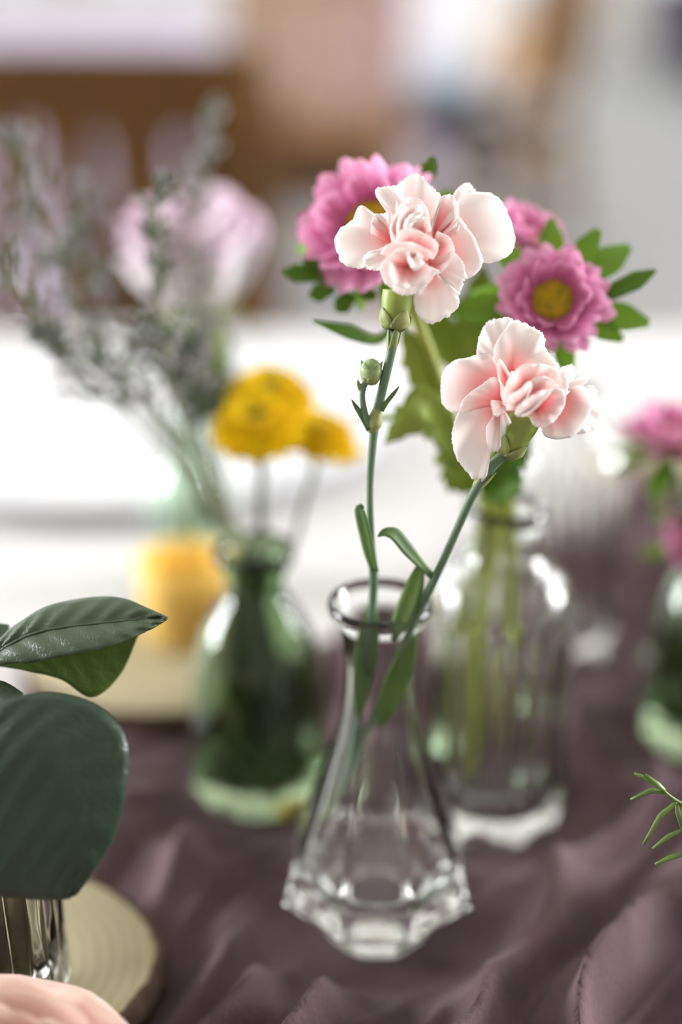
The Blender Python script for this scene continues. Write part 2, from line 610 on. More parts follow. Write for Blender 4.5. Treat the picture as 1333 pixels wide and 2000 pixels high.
POS_CLEAR = Vector((0.0118, 0.380, TZ + 0.003))
POS_RIB = Vector((0.0560, 0.445, TZ + 0.003))
POS_RIB2 = Vector((0.0985, 0.578, TZ + 0.003))
POS_GREEN = Vector((-0.0310, 0.462, TZ + 0.003))
POS_PALE = Vector((-0.0750, 0.650, TZ + .0005))
POS_GREEN2 = Vector((0.1480, 0.500, TZ + 0.003))
POS_SLICE_NEAR = Vector((-0.1080, 0.346, TZ + 0.003))
POS_LEAFVASE = Vector((-0.0990, 0.327, TZ + 0.0175))
FLAT = [(POS_CLEAR, .03), (POS_RIB, .032), (POS_RIB2, .032), (POS_GREEN, .032), (POS_GREEN2, .032), (POS_SLICE_NEAR, .052)]

# ------------------------------------------------------------------ gathered mauve gauze runner, lying diagonally
E0 = Vector((-0.085, 0.492, 0))
EDIR = Vector((0.655, 0.755, 0)).normalized()
ENRM = Vector((EDIR.y, -EDIR.x, 0))


def fold_h(u, v):
    v = v + 0.23 * u
    wob = 0.9 * noise.noise(Vector((u * 7, v * 9, 1.7))) + 0.4 * noise.noise(Vector((u * 19, v * 23, 5.1)))
    r1 = 1 - abs(math.sin(v * 96 + wob * 3.0))
    r2 = 1 - abs(math.sin(v * 240 - u * 21 + wob * 4.4 + 1.3))
    big = 0.5 + 0.5 * noise.noise(Vector((u * 9 + 3, v * 11, 9.2)))
    return 0.003 + 0.024 * r1 * (0.35 + 0.9 * big) + 0.0075 * r2 * (0.3 + big) + 0.014 * big


def runner_pt(a, b):
    u = -0.42 + a * 1.10
    v = b * 0.46
    edge = 0.012 * noise.noise(Vector((u * 11, 0.3, 2.0))) + 0.006 * math.sin(u * 47)
    p = E0 + EDIR * u + ENRM * (v + edge * (1 - b))
    h = fold_h(u, v)
    k = 1.0
    for c, rad in FLAT:
        d = math.hypot(p.x - c.x, p.y - c.y)
        k = min(k, max(0.0, min(1.0, (d - rad) / 0.03)))
    h = 0.0022 + (h - 0.0022) * k
    h *= min(1.0, 0.25 + min(b, 1 - b) * 14)
    z = TZ + h
    if p.y < TY0 - 0.002:
        z = TZ - (TY0 - p.y) + h
    return Vector((p.x, max(p.y, TY0 - 0.012), z))


rn = build('table_runner', grid(runner_pt, 420, 260), M['gauze'], origin=(0.05, 0.45, TZ), solid=0.0006)
tag(rn, 'crumpled mauve gauze runner lying across the white tablecloth', 'table runner')

# ================================================================== plates
def plate(name, c, prof, label, cat='plate'):
    g = lathe(prof, 72)
    o = build(name, xf(g, Matrix.Translation(c)), M['porcelain'], origin=c)
    return tag(o, label, cat)


pc = Vector((-0.140, 0.890, TZ + 0.0005))
plate('dinner_plate', pc, [(0, 0.003), (0.10, 0.003), (0.105, 0.0), (0.112, 0.0), (0.116, 0.003), (0.150, 0.006), (0.176, 0.010), (0.180, 0.0125), (0.179, 0.0148), (0.174, 0.0155), (0.118, 0.0135), (0.105, 0.0125), (0.094, 0.0085), (0.084, 0.0062), (0, 0.006)],
      'wide-rimmed white porcelain dinner plate lying on the white cloth')

# ================================================================== wood slices
def wood_slice(c, r, th, label, seed, rot=0.0):
    t = thing('wood_slice', c, label, 'wood slice', 'bark-edged wood slices on the table')
    def md(th_, r_, z_):
        return 1 + 0.035 * math.sin(2 * th_ + seed) + 0.025 * math.sin(3 * th_ + seed * 2.1) + 0.012 * math.sin(7 * th_ + seed)
    face = lathe([(0, 0.0005), (r * 0.96, 0.0005), (r * 0.965, th - 0.0008), (r * 0.95, th), (r * 0.5, th), (0, th)], 56, md)
    build('cut_face', xf(face, Matrix.Translation(c)), M['slice'], t)
    def mb(th_, r_, z_):
        return md(th_, r_, z_) * (1 + 0.012 * math.sin(23 * th_ + z_ * 300) + 0.008 * math.sin(41 * th_))
    bk = lathe([(r * 0.955, 0.0), (r * 1.0, 0.0), (r * 1.02, th * 0.5), (r * 1.0, th * 0.98), (r * 0.96, th * 0.99)], 96, mb)
    build('bark', xf(bk, Matrix.Translation(c)), M['bark'], t)
    return t


wood_slice(POS_SLICE_NEAR, 0.050, 0.013, 'bark-edged wood slice under the leafy glass vase', 0.6)
wood_slice(Vector((-0.083, 0.545, TZ + 0.0005)), 0.052, 0.015, 'bark-edged wood slice carrying the yellow votive candle', 2.2)
wood_slice(Vector((0.238, 0.745, TZ + 0.014)), 0.085, 0.014, 'broad pale wood slice across the runner behind the pink aster', 4.0)

# yellow votive
vc = Vector((-0.0690, 0.563, TZ + 0.0155))
v = thing('votive_candle', vc, 'small yellow votive candle in a frosted yellow glass on a wood slice', 'candle')
build('holder', xf(lathe([(0, 0), (0.0165, 0), (0.0178, 0.002), (0.020, 0.030), (0.0205, 0.038), (0.0192, 0.038), (0.0186, 0.030), (0.0165, 0.004), (0, 0.004)], 40), Matrix.Translation(vc)), M['frost_glass'], v)
build('wax', xf(lathe([(0, 0.0045), (0.0160, 0.0045), (0.0180, 0.026), (0.0170, 0.0275), (0.004, 0.0265), (0, 0.0265)], 40), Matrix.Translation(vc)), M['wax'], v)
build('wick', tube([vc + Vector((0, 0, 0.026)), vc + Vector((0.0004, 0, 0.031)), vc + Vector((0.0015, 0, 0.034))], 0.0006, 6, 6), M['wick'], v)

# ================================================================== glass vases
def octa(w):
    def f(th, r, z):
        a = (th + math.pi / 8) % (math.pi / 4) - math.pi / 8
        oc = 1.055 - 0.115 * abs(math.cos(a * 4)) ** 0.7
        k = w(z)
        return 1 + (oc - 1) * k
    return f


def flutes(n, amp, z0, z1):
    def f(th, r, z):
        k = max(0.0, min(1.0, (z - z0) / 0.004)) * max(0.0, min(1.0, (z1 - z) / 0.006))
        return 1 + amp * k * (abs(math.cos(n * th / 2)) - 0.6)
    return f


def smooth_profile(pts, n):
    return [(max(p.x, 0), p.y) for p in catmull([Vector((a, b, 0)) for a, b in pts], n)]


def vase(name, pos, outer, inner, m, label, seg=64, mod=None, mod_in=None, rot=0.0, group=None):
    """one closed glass body: outer profile bottom to lip, then inner wall back down to the inside floor"""
    go = lathe([(0, outer[0][1])] + outer, seg, mod)
    gi = lathe(inner + [(0, inner[-1][1])], seg, mod_in)
    V = go[0] + gi[0]
    k = len(go[0])
    F = list(go[1]) + [tuple(i + k for i in q) for q in gi[1]]
    a0 = 1 + (len(outer) - 1) * seg
    for q in range(seg):
        q2 = (q + 1) % seg
        F.append((a0 + q, a0 + q2, k + q2, k + q))
    mt = Matrix.Translation(pos) @ Matrix.Rotation(rot, 4, 'Z')
    o = build(name, xf((V, F), mt), m, origin=pos)
    return tag(o, label, 'vase', group)


# faceted clear bud vase
out_p = [(0.0135, 0.0), (0.0158, 0.0006), (0.0168, 0.0030), (0.0172, 0.0060)] + smooth_profile([(0.0185, 0.0085), (0.0290, 0.0165), (0.0300, 0.0205), (0.0285, 0.0270), (0.0235, 0.0440), (0.0170, 0.0640), (0.0120, 0.0820), (0.0106, 0.0950), (0.0112, 0.1070), (0.0140, 0.1160)], 26) + [(0.0156, 0.1180), (0.0160, 0.1195), (0.0156, 0.1210), (0.0148, 0.1214)]
in_p = [(0.0138, 0.1208)] + smooth_profile([(0.0128, 0.1160), (0.0095, 0.1070), (0.0088, 0.0950), (0.0100, 0.0820), (0.0145, 0.0640), (0.0205, 0.0440), (0.0242, 0.0330), (0.0240, 0.0270), (0.0205, 0.0220), (0.0120, 0.0205)], 22)
octw = octa(lambda z: (0.45 + 0.55 * min(1.0, z / 0.016)) * max(0.0, min(1.0, (0.085 - z) / 0.03)))
vase('bud_vase', POS_CLEAR, out_p, in_p, M['clear_glass'], 'clear faceted glass bud vase holding the two pale pink carnations', 96, octw, octa(lambda z: 0.5 * max(0.0, min(1.0, (0.085 - z) / 0.03))), rot=math.radians(-2))

# fluted clear bottle
def fl_bottle(pos, name, label, rot):
    o = [(0.0195, 0.0), (0.0230, 0.0008), (0.0246, 0.0030), (0.0250, 0.0070), (0.0250, 0.0120)] + [(0.0250, 0.012 + 0.006 * i) for i in range(1, 13)] + smooth_profile([(0.0247, 0.0890), (0.0225, 0.0965), (0.0165, 0.1035), (0.0130, 0.1090), (0.0122, 0.1180)], 10) + [(0.0136, 0.1195), (0.0142, 0.1220), (0.0138, 0.1245), (0.0128, 0.1250)]
    i = [(0.0108, 0.1246), (0.0102, 0.1190)] + smooth_profile([(0.0102, 0.1100), (0.0140, 0.1020), (0.0200, 0.0950), (0.0222, 0.0880)], 8) + [(0.0224, 0.06), (0.0224, 0.03), (0.0222, 0.0150), (0.0190, 0.0105)]
    return vase(name, pos, o, i, M['clear_glass'], label, 144, flutes(24, 0.07, 0.016, 0.088), None, rot, 'fluted clear bottles')


fl_bottle(POS_RIB, 'fluted_bottle', 'clear fluted glass bottle holding the pink asters', 0.05)
fl_bottle(POS_RIB2, 'fluted_bottle', 'clear fluted glass bottle standing behind the aster bottle', 0.1)


def green_bottle(pos, name, label, m, s=1.0, group=None):
    o = [(0.0200, 0.0), (0.0240, 0.0010), (0.0255, 0.0040)] + smooth_profile([(0.0258, 0.0080), (0.0262, 0.0250), (0.0252, 0.0450), (0.0215, 0.0640), (0.0155, 0.0770), (0.0112, 0.0835), (0.0102, 0.0890)], 20) + [(0.0122, 0.0930), (0.0142, 0.0965), (0.0148, 0.1000), (0.0140, 0.1015)]
    i = [(0.0124, 0.1008), (0.0102, 0.0940)] + smooth_profile([(0.0084, 0.0870), (0.0128, 0.0765), (0.0190, 0.0625), (0.0228, 0.0440), (0.0238, 0.0250), (0.0236, 0.0140), (0.0180, 0.0105)], 16)
    o = [(a * s, b * s) for a, b in o]
    i = [(a * s, b * s) for a, b in i]
    return vase(name, pos, o, i, m, label, 64, None, None, 0.0, group)


green_bottle(POS_GREEN, 'green_bottle', 'small green glass bottle holding the three yellow blooms', M['green_glass'], 1.0, 'green glass bottles')
green_bottle(POS_GREEN2, 'green_bottle', 'green glass bottle beside the runner holding dusky pink asters', M['green_glass'], 1.0, 'green glass bottles')
green_bottle(POS_PALE, 'green_bottle', 'pale green glass bottle holding the pale pink rose', M['pale_green_glass'], .85, 'green glass bottles')

# vase of the leathery leaves, on the near wood slice (ribbed cylinder)
o_ = [(0.0160, 0.0), (0.0185, 0.001), (0.0195, 0.004)] + [(0.0198 - 0.00003 * i, 0.006 + 0.005 * i) for i in range(13)] + [(0.0200, 0.0700), (0.0196, 0.0715)]
i_ = [(0.0178, 0.0715), (0.0172, 0.0700), (0.0170, 0.04), (0.0170, 0.012), (0.0140, 0.009)]
vase('ribbed_vase', POS_LEAFVASE - Vector((0, 0, 0.0015)), o_, i_, M['clear_glass'], 'clear ribbed glass vase with dark stems on a wood slice', 120, flutes(20, 0.035, 0.004, 0.066))

# ================================================================== carnations
def petal_geo(conv, dep0, base, rim, bulge=0.0, ns=72, nt=12, serr=0.9, ruffle=0.5, seed=0, pw=1.5, strength=1.0, rimw=None):
    """a petal patch: claw at base, free edge along rim (pixel, pixel, mm behind the flower's own distance)"""
    rnd = random.Random(seed)
    b = P(*conv(base[0], base[1]), dep0 + base[2] * 0.001)
    R_ = catmull([P(*conv(r[0], r[1]), dep0 + r[2] * 0.001) for r in rim], ns)
    cen = sum(R_, Vector()) / ns
    V, pig = [], []
    ph = rnd.random() * 6.28
    jit = [rnd.random() for _ in range(ns)]
    for j in range(nt):
        t = j / (nt - 1)
        for i in range(ns):
            s = i / (ns - 1)
            bs = b + (R_[i] - cen) * 0.10
            p = bs.lerp(R_[i], t)
            env = math.sin(math.pi * s) ** 0.5 if 0 < s < 1 else 0
            p = p - FWD * (bulge * 0.001 * math.sin(math.pi * min(1.0, t * 0.92)) * (0.35 + 0.65 * env))
            rf = ruffle * 0.001 * t * t * (math.sin(s * 17 + ph) + 0.6 * math.sin(s * 31 + 2 * ph))
            p = p - FWD * rf
            if j == nt - 1:
                d = (R_[i] - bs).normalized()
                p = p + d * (serr * 0.001 * (jit[i] - 0.6) * (0.3 + 0.7 * env))
            V.append(p)
            pig.append(max(0.0, min(1.0, 1.25 * strength * (1 - t) ** pw)))
    F = [(j * ns + i, j * ns + i + 1, (j + 1) * ns + i + 1, (j + 1) * ns + i) for j in range(nt - 1) for i in range(ns - 1)]
    return (V, F), pig


Z1 = lambda x, y: (640 + x / 3.508, 330 + y / 3.508)
Z2 = lambda x, y: (840 + x / 3.809, 610 + y / 3.809)
D1, D2 = 0.384, 0.385

CARN1 = [  # base, rim, bulge, pigment strength
    ((560, 780, 3), [(420, 640, 5), (440, 480, 6), (560, 400, 7), (720, 410, 7), (850, 520, 6), (840, 660, 5), (740, 760, 4)], -1, 1.0),
    ((760, 470, 9), [(830, 260, 11), (870, 170, 12), (910, 120, 13), (955, 98, 13), (1000, 125, 13), (1030, 190, 12)], 1, 0.4),
    ((740, 480, 5), [(890, 330, 3), (905, 220, 5), (960, 165, 7), (1060, 160, 8), (1150, 190, 9), (1230, 290, 9), (1280, 450, 8), (1268, 560, 7), (1205, 620, 6), (1090, 647, 4), (1000, 600, 1)], 3, 0.55),
    ((640, 460, 5), [(470, 290, 2), (478, 130, 6), (500, 80, 7), (560, 42, 8), (600, 30, 8), (650, 50, 8), (690, 90, 7), (740, 140, 6), (777, 190, 5), (755, 300, 2), (725, 400, 1)], -2, 0.7),
    ((560, 420, 4), [(430, 310, 3), (400, 285, 4), (362, 232, 5), (330, 170, 6), (345, 130, 6), (400, 118, 6), (485, 125, 5), (505, 210, 3)], 1, 0.6),
    ((470, 470, 4), [(440, 590, 1), (330, 600, 2), (260, 640, 3), (240, 683, 5), (180, 676, 6), (110, 652, 6), (70, 580, 6), (55, 480, 6), (90, 412, 6), (130, 388, 6), (175, 340, 5), (200, 272, 5), (250, 256, 5), (285, 298, 4), (340, 312, 3), (440, 300, 2)], 2, 0.6),
    ((740, 500, 4), [(715, 400, -1), (735, 290, 0), (760, 215, 1), (800, 175, 2), (845, 172, 2), (885, 215, 1), (905, 330, -1), (900, 430, -2)], -3, 0.95),
    ((700, 560, 2), [(880, 400, -2), (905, 335, -2), (960, 400, -1), (1010, 480, 0), (1065, 620, 1), (1042, 690, 2), (990, 742, 3), (935, 752, 2), (860, 700, 0)], 1.5, 0.75),
    ((700, 600, 1), [(750, 430, -4), (830, 460, -4), (870, 540, -5), (850, 620, -5), (790, 700, -5), (740, 720, -5), (690, 690, -5)], -1.5, 1.0),
    ((690, 650, 0), [(860, 560, -4), (930, 640, -3), (955, 740, -1), (937, 765, 0), (915, 832, 1), (893, 862, 1), (820, 800, 0), (765, 730, -3)], 1, 0.6),
    ((710, 690, 2), [(600, 850, 1), (590, 930, 3), (620, 1010, 5), (680, 1052, 6), (740, 1057, 6), (800, 1030, 6), (870, 980, 5), (902, 930, 4), (893, 855, 3), (850, 800, 1), (770, 760, -1)], 1.5, 0.5),
    ((500, 560, 1), [(420, 520, -2), (350, 556, -1), (280, 570, 0), (245, 622, 1), (270, 682, 1), (340, 698, 0), (400, 660, -2)], 2, 0.5),
    ((440, 500, 2), [(300, 440, 1), (305, 345, 2), (345, 310, 2), (400, 300, 0), (440, 305, -2), (436, 420, -4)], -1, 0.95),
    ((570, 480, 2), [(440, 500, -6), (430, 390, -5), (468, 300, -4), (525, 208, -3), (590, 188, -2), (650, 215, -2), (692, 300, -3), (712, 420, -4)], -4, 0.85),
    ((570, 460, -1), [(480, 490, -8), (476, 390, -8), (505, 290, -6), (565, 248, -5), (620, 236, -5), (655, 270, -5), (650, 340, -5)], -3, 0.8),
    ((600, 450, -2), [(520, 440, -9), (535, 350, -9), (600, 292, -7), (645, 255, -6), (636, 310, -7), (560, 345, -9)], -1, 0.7),
    ((620, 470, -1), [(540, 400, -9), (600, 350, -8), (680, 330, -7), (712, 420, -6)], -2, 0.8),
    ((640, 600, 1), [(455, 500, -9), (500, 425, -10), (560, 412, -10), (640, 432, -9), (705, 465, -9), (750, 510, -8), (757, 565, -7), (725, 620, -5)], 2, 0.75),
    ((600, 660, -1), [(362, 580, -8), (400, 532, -9), (470, 500, -11), (560, 505, -12), (640, 530, -12), (700, 560, -11), (722, 600, -9)], 2, 0.85),
    ((580, 700, -2), [(365, 665, -10), (400, 612, -12), (460, 560, -13), (530, 540, -14), (600, 556, -13), (665, 600, -12)], 2, 0.85),
    ((560, 640, 0), [(358, 680, -8), (385, 770, -9), (430, 822, -8), (480, 856, -7), (530, 871, -6), (600, 862, -6), (675, 810, -7), (725, 745, -8), (765, 700, -7)], 3, 0.6),
    ((560, 620, -4), [(425, 640, -12), (432, 730, -13), (480, 805, -13), (560, 812, -12), (640, 765, -11), (705, 690, -10), (665, 640, -10)], -0.5, 0.8),
    ((575, 590, -9), [(548, 565, -14), (556, 640, -16), (590, 692, -16), (640, 682, -15), (656, 630, -14), (615, 572, -14)], 2, 0.3),
]
CARN2 = [
    ((640, 760, 3), [(430, 640, 5), (480, 480, 6), (640, 440, 6), (820, 480, 6), (900, 620, 6), (860, 760, 5), (760, 820, 4)], -1, 1.0),
    ((560, 450, 4), [(345, 330, 4), (350, 270, 5), (362, 195, 6), (400, 110, 7), (440, 66, 7), (520, 46, 7), (600, 46, 7), (660, 120, 5)], 2, 0.35),
    ((620, 450, 2), [(470, 350, 0), (490, 230, 2), (550, 140, 4), (620, 60, 6), (720, 90, 6), (800, 130, 5), (850, 190, 4), (860, 260, 3), (905, 330, 1), (958, 410, -1), (880, 430, -3)], 3, 0.6),
    ((550, 580, 3), [(500, 400, 2), (455, 320, 3), (380, 305, 4), (290, 335, 5), (180, 362, 6), (102, 440, 7), (80, 560, 7), (92, 682, 6), (150, 740, 5), (212, 757, 4), (300, 700, 2)], 2, 0.75),
    ((540, 660, 1), [(210, 757, -1), (240, 662, -2), (310, 590, -3), (390, 536, -3), (480, 480, -3), (545, 560, -4)], 1, 0.85),
    ((480, 690, 1), [(205, 750, 0), (172, 850, 2), (165, 960, 3), (190, 1080, 4), (270, 1180, 5), (330, 1250, 6), (360, 1279, 6), (418, 1220, 5), (430, 1120, 4), (425, 990, 2), (450, 850, -1)], 2.5, 0.5),
    ((520, 700, 0), [(420, 850, -3), (424, 960, -2), (450, 1030, -1), (490, 1037, -1), (522, 1010, -1), (525, 940, -2), (560, 880, -3), (575, 842, -3), (605, 830, -3), (575, 760, -3), (540, 680, -4)], 1, 0.6),
    ((540, 670, -1), [(455, 655, -5), (462, 720, -6), (490, 775, -6), (560, 750, -5)], 1, 0.6),
    ((610, 580, 0), [(560, 700, -6), (535, 620, -7), (527, 540, -7), (508, 450, -6), (518, 350, -5), (575, 420, -6), (610, 480, -7)], -2, 0.9),
    ((720, 600, 0), [(545, 680, -8), (552, 580, -9), (600, 475, -10), (690, 392, -9), (780, 385, -9), (860, 392, -8), (945, 425, -6), (985, 520, -5)], 2, 0.8),
    ((690, 700, -2), [(630, 640, -9), (690, 575, -10), (750, 510, -11), (800, 480, -11), (885, 482, -10), (960, 545, -9)], -2, 1.0),
    ((660, 720, -4), [(570, 730, -11), (578, 660, -12), (600, 615, -13), (665, 575, -13), (735, 520, -13), (762, 545, -12), (720, 650, -12)], 1, 0.7),
    ((790, 720, -6), [(632, 752, -13), (655, 700, -15), (740, 632, -16), (840, 583, -15), (925, 564, -13)], 2, 0.5),
    ((760, 690, -4), [(632, 752, -12), (660, 772, -13), (720, 766, -14), (800, 705, -14), (870, 620, -14), (925, 566, -12)], 1, 0.4),
    ((790, 680, -3), [(925, 560, -9), (990, 575, -8), (1005, 640, -7), (998, 700, -6), (960, 770, -6), (900, 830, -6), (830, 857, -6), (775, 845, -7), (745, 790, -7)], 3, 0.85),
    ((880, 650, 1), [(1000, 640, -3), (1040, 590, -1), (1090, 550, 0), (1160, 562, 1), (1200, 640, 2), (1190, 750, 3), (1120, 870, 4), (1040, 932, 4), (930, 946, 3), (855, 922, 2), (830, 850, 0)], 3, 0.85),
    ((900, 620, 6), [(1130, 560, 7), (1215, 552, 8), (1255, 660, 9), (1275, 800, 10), (1210, 880, 9), (1100, 910, 8)], 2, 0.3),
    ((930, 570, 4), [(940, 430, 1), (1000, 402, 4), (1060, 388, 6), (1087, 450, 7), (1062, 512, 7), (1110, 490, 8), (1170, 478, 8), (1172, 515, 7), (1090, 580, 5)], 1, 0.3),
    ((850, 580, 1), [(880, 400, -3), (970, 425, -3), (1030, 500, -3), (1015, 620, -4), (950, 620, -5)], 2, 0.4),
]


def flower_petals(root, data, conv, dep0, seed0):
    for i, (b, rim, bul, st) in enumerate(data):
        g, pig = petal_geo(conv, dep0, b, rim, bul, seed=seed0 + i, strength=st, pw=(1.0 if st >= 0.75 else 1.7), serr=(0.3 if st >= 0.75 else 0.6))
        build('petal', g, M['carnation'], root, pig=pig, solid=0.00022)


def calyx_geo(a, b, r0, r1, r2):
    """cup from a (stem) to b (mouth)"""
    a, b = Vector(a), Vector(b)
    return tube([a, a.lerp(b, 0.2), a.lerp(b, 0.45), a.lerp(b, 0.75), b], [r0, r1 * 0.80, r1, r2, r2 * 0.98], 18, 18)


def bracts(root, a, b, r, n, length, m, phase=0.0, name='bract'):
    a, b = Vector(a), Vector(b)
    T = (b - a).normalized()
    s = T.cross(Vector((0, 0, 1)) if abs(T.z) < 0.9 else Vector((0, 1, 0))).normalized()
    q = T.cross(s)
    for k in range(n):
        th = phase + 2 * math.pi * k / n
        d = s * math.cos(th) + q * math.sin(th)
        pts = [a + d * r * 0.55, a + d * r * 0.98 + T * length * 0.4, a + d * r * 1.09 + T * length * 0.8, a + d * r * 1.14 + T * length]
        build(name, ribbon(pts, [r * 0.6, r * 0.66, r * 0.34, r * 0.02], d, -0.32, 8, cross=5), m, root, solid=0.0003)


c1 = P(775, 600, D1 + 0.003)
car1 = thing('carnation', P(700, 1440, 0.428), 'upright pale pink carnation with a closed side bud in the faceted vase', 'carnation', 'pale pink carnations')
flower_petals(car1, CARN1, Z1, D1, 100)
ca, cb = P(770, 642, D1 + 0.003), P(778, 568, D1 + 0.002)
build('calyx', calyx_geo(ca, cb, 0.0016, 0.0040, 0.0043), M['calyx'], car1)
bracts(car1, P(769, 646, D1 + .003), P(776, 600, D1 + .003), 0.0042, 4, 0.0055, M['bract'], 0.5)
bracts(car1, P(764, 688, D1 + .004), P(772, 640, D1 + .003), 0.0017, 4, 0.0075, M['bract'], 0.2)
stem1 = [P(771, 648, .387), P(764, 690, .388), P(750, 750, .390), P(736, 810, .392), P(728, 870, .394), P(723, 960, .398), P(726, 1060, .403), P(730, 1120, .408), P(728, 1180, .415), P(720, 1260, .421), P(706, 1370, .428), P(695, 1450, .434), P(675, 1550, .445)]
build('stem', tube(stem1, [.0016, .0013, .0013, .0014, .0012, .0010, .0011, .0014, .0013, .0013, .0013, .0012, .0011], 60, 10), M['stem'], car1)
build('node', tube([P(738, 798, .3915), P(731, 826, .3925), P(727, 846, .393)], [.0013, .0024, .0012], 10, 10), M['bract'], car1)
# side bud
build('side_shoot', tube([P(724, 836, .3922), P(714, 812, .391), P(708, 775, .390), P(712, 750, .3895), P(722, 738, .389)], [.0011, .0010, .0008, .0010, .0015], 16, 8), M['stem'], car1)
bd = P(725, 725, .389)
bax = (P(728, 690, .387) - P(722, 760, .390)).normalized()
mtb = Matrix.Translation(bd) @ bax.to_track_quat('Z', 'Y').to_matrix().to_4x4()
bud = build('bud', xf(lathe([(0, -0.0034), (0.0017, -0.0031), (0.0028, -0.0016), (0.0031, 0.0002), (0.0027, 0.0018), (0.0016, 0.0030), (0.0006, 0.0034), (0, 0.0036)], 20), mtb), M['bud'], car1)
bracts(bud, bd - bax * 0.0036, bd, 0.0026, 4, 0.0036, M['bract'], 0.3)
bracts(bud, bd - bax * 0.0022, bd, 0.0027, 5, 0.0050, M['bud'], 0.9, 'bud_scale')
V3 = -FWD
build('leaf', ribbon([P(724, 838, .392), P(710, 815, .391), P(696, 795, .390), P(687, 780, .389)], [.0012, .0009, .0006, .0001], V3, .3, 10), M['stem_leaf'], car1, solid=.0003)
build('leaf', ribbon([P(744, 800, .391), P(756, 785, .390), P(770, 768, .389), P(780, 755, .388)], [.0010, .0006, .0005, .0001], V3, .3, 10), M['stem_leaf'], car1, solid=.0003)
build('leaf', ribbon([P(712, 765, .390), P(705, 758, .3895), P(701, 750, .389), P(699, 742, .388)], [.0006, .0008, .0005, .0001], V3, .3, 8), M['bract'], car1, solid=.0003)
build('leaf', ribbon([P(733, 1115, .405), P(722, 1075, .402), P(712, 1030, .399), P(704, 994, .397), P(712, 992, .397)], [.0013, .0018, .0019, .0016, .0002], Vector((-.5, -.85, .1)), .25, 20), M['stem_leaf'], car1, solid=.0004)
build('leaf', ribbon([P(727, 1180, .416), P(722, 1230, .419), P(714, 1290, .422), P(706, 1350, .425), P(700, 1410, .429)], [.0014, .0030, .0034, .0026, .0004], V3, .25, 20), M['stem_leaf'], car1, solid=.0004)

car2 = thing('carnation', P(690, 1500, 0.436), 'leaning pale pink carnation turned sideways with drooping petals in the faceted vase', 'carnation', 'pale pink carnations')
flower_petals(car2, CARN2, Z2, D2, 200)
ca, cb = P(985, 890, D2 + .004), P(1030, 812, D2 + .001)
build('calyx', calyx_geo(ca, cb, 0.0016, 0.0040, 0.0045), M['calyx'], car2)
bracts(car2, P(984, 892, D2 + .004), P(1010, 850, D2 + .003), 0.0042, 4, 0.0055, M['bract'], 0.4)
stem2 = [P(988, 886, .389), P(960, 912, .390), P(925, 965, .392), P(895, 1030, .396), P(866, 1095, .400), P(840, 1150, .405), P(812, 1205, .412), P(785, 1270, .418), P(752, 1350, .425), P(715, 1430, .432), P(690, 1500, .438)]
build('stem', tube(stem2, [.0015, .0016, .0013, .0012, .0012, .0014, .0014, .0013, .0013, .0012, .0011], 50, 10), M['stem'], car2)
bracts(car2, P(930, 955, .392), P(960, 912, .390), 0.0018, 3, 0.007, M['bract'], 0.9)
build('leaf', ribbon([P(846, 1128, .403), P(820, 1100, .401), P(795, 1072, .399), P(772, 1045, .397), P(752, 1040, .396), P(738, 1048, .396)], [.0010, .0014, .0020, .0020, .0012, .0002], Vector((.35, -.7, .6)), .2, 24), M['stem_leaf'], car2, solid=.0004)
build('leaf', ribbon([P(822, 1105, .402), P(812, 1140, .405), P(798, 1180, .409), P(783, 1215, .412), P(768, 1250, .415)], [.0012, .0026, .0030, .0026, .0008], Vector((-.3, -.9, .2)), .2, 20), M['stem_leaf'], car2, solid=.0004)
build('leaf', ribbon([P(808, 1240, .415), P(790, 1290, .419), P(770, 1340, .423), P(752, 1390, .426), P(740, 1420, .428)], [.0012, .0034, .0038, .0028, .0006], Vector((.2, -.9, .3)), .2, 20), M['stem_leaf'], car2, solid=.0004)

# ================================================================== asters
def ray_petal(L, w, curl, seed=0):
    def f(a, b):
        u = a * 2 - 1
        wd = w * (0.35 + 0.65 * math.sin(min(1, b * 1.15) * math.pi * 0.62)) * (1 if b < 0.8 else max(0.25, 1 - ((b - 0.8) / 0.2) ** 2 * 0.75))
        return Vector((b * L, u * wd, curl * L * b * b - 0.25 * w * (1 - u * u)))
    g = grid(f, 4, 7)
    pig = [1 - j / 6 for j in range(7) for i in range(4)]
    return g, pig


def shared(name, geo, m, pig=None):
    me = mesh_data(name, geo[0], geo[1], True, pig)
    me.materials.append(m)
    return me


AST_P = [shared('aster_petal', g, M['aster'], p) for g, p in (ray_petal(.0108, .0025, .10), ray_petal(.0095, .0024, .30), ray_petal(.0070, .0021, .55))]
YEL_P = [shared('yellow_petal', g, M['yellow'], p) for g, p in (ray_petal(.0125, .0036, -.36), ray_petal(.0110, .0036, -.20), ray_petal(.0088, .0032, -.06), ray_petal(.0058, .0024, .10))]
br = ribbon([(0, 0, 0), (.006, 0, .0005), (.013, 0, -.0002), (.0185, 0, -.002)], [.0012, .0022, .0030, .0008], (0, 0, 1), .15, 12)
BRACT_ME = shared('bract_leaf', br, M['leaf_bright'])


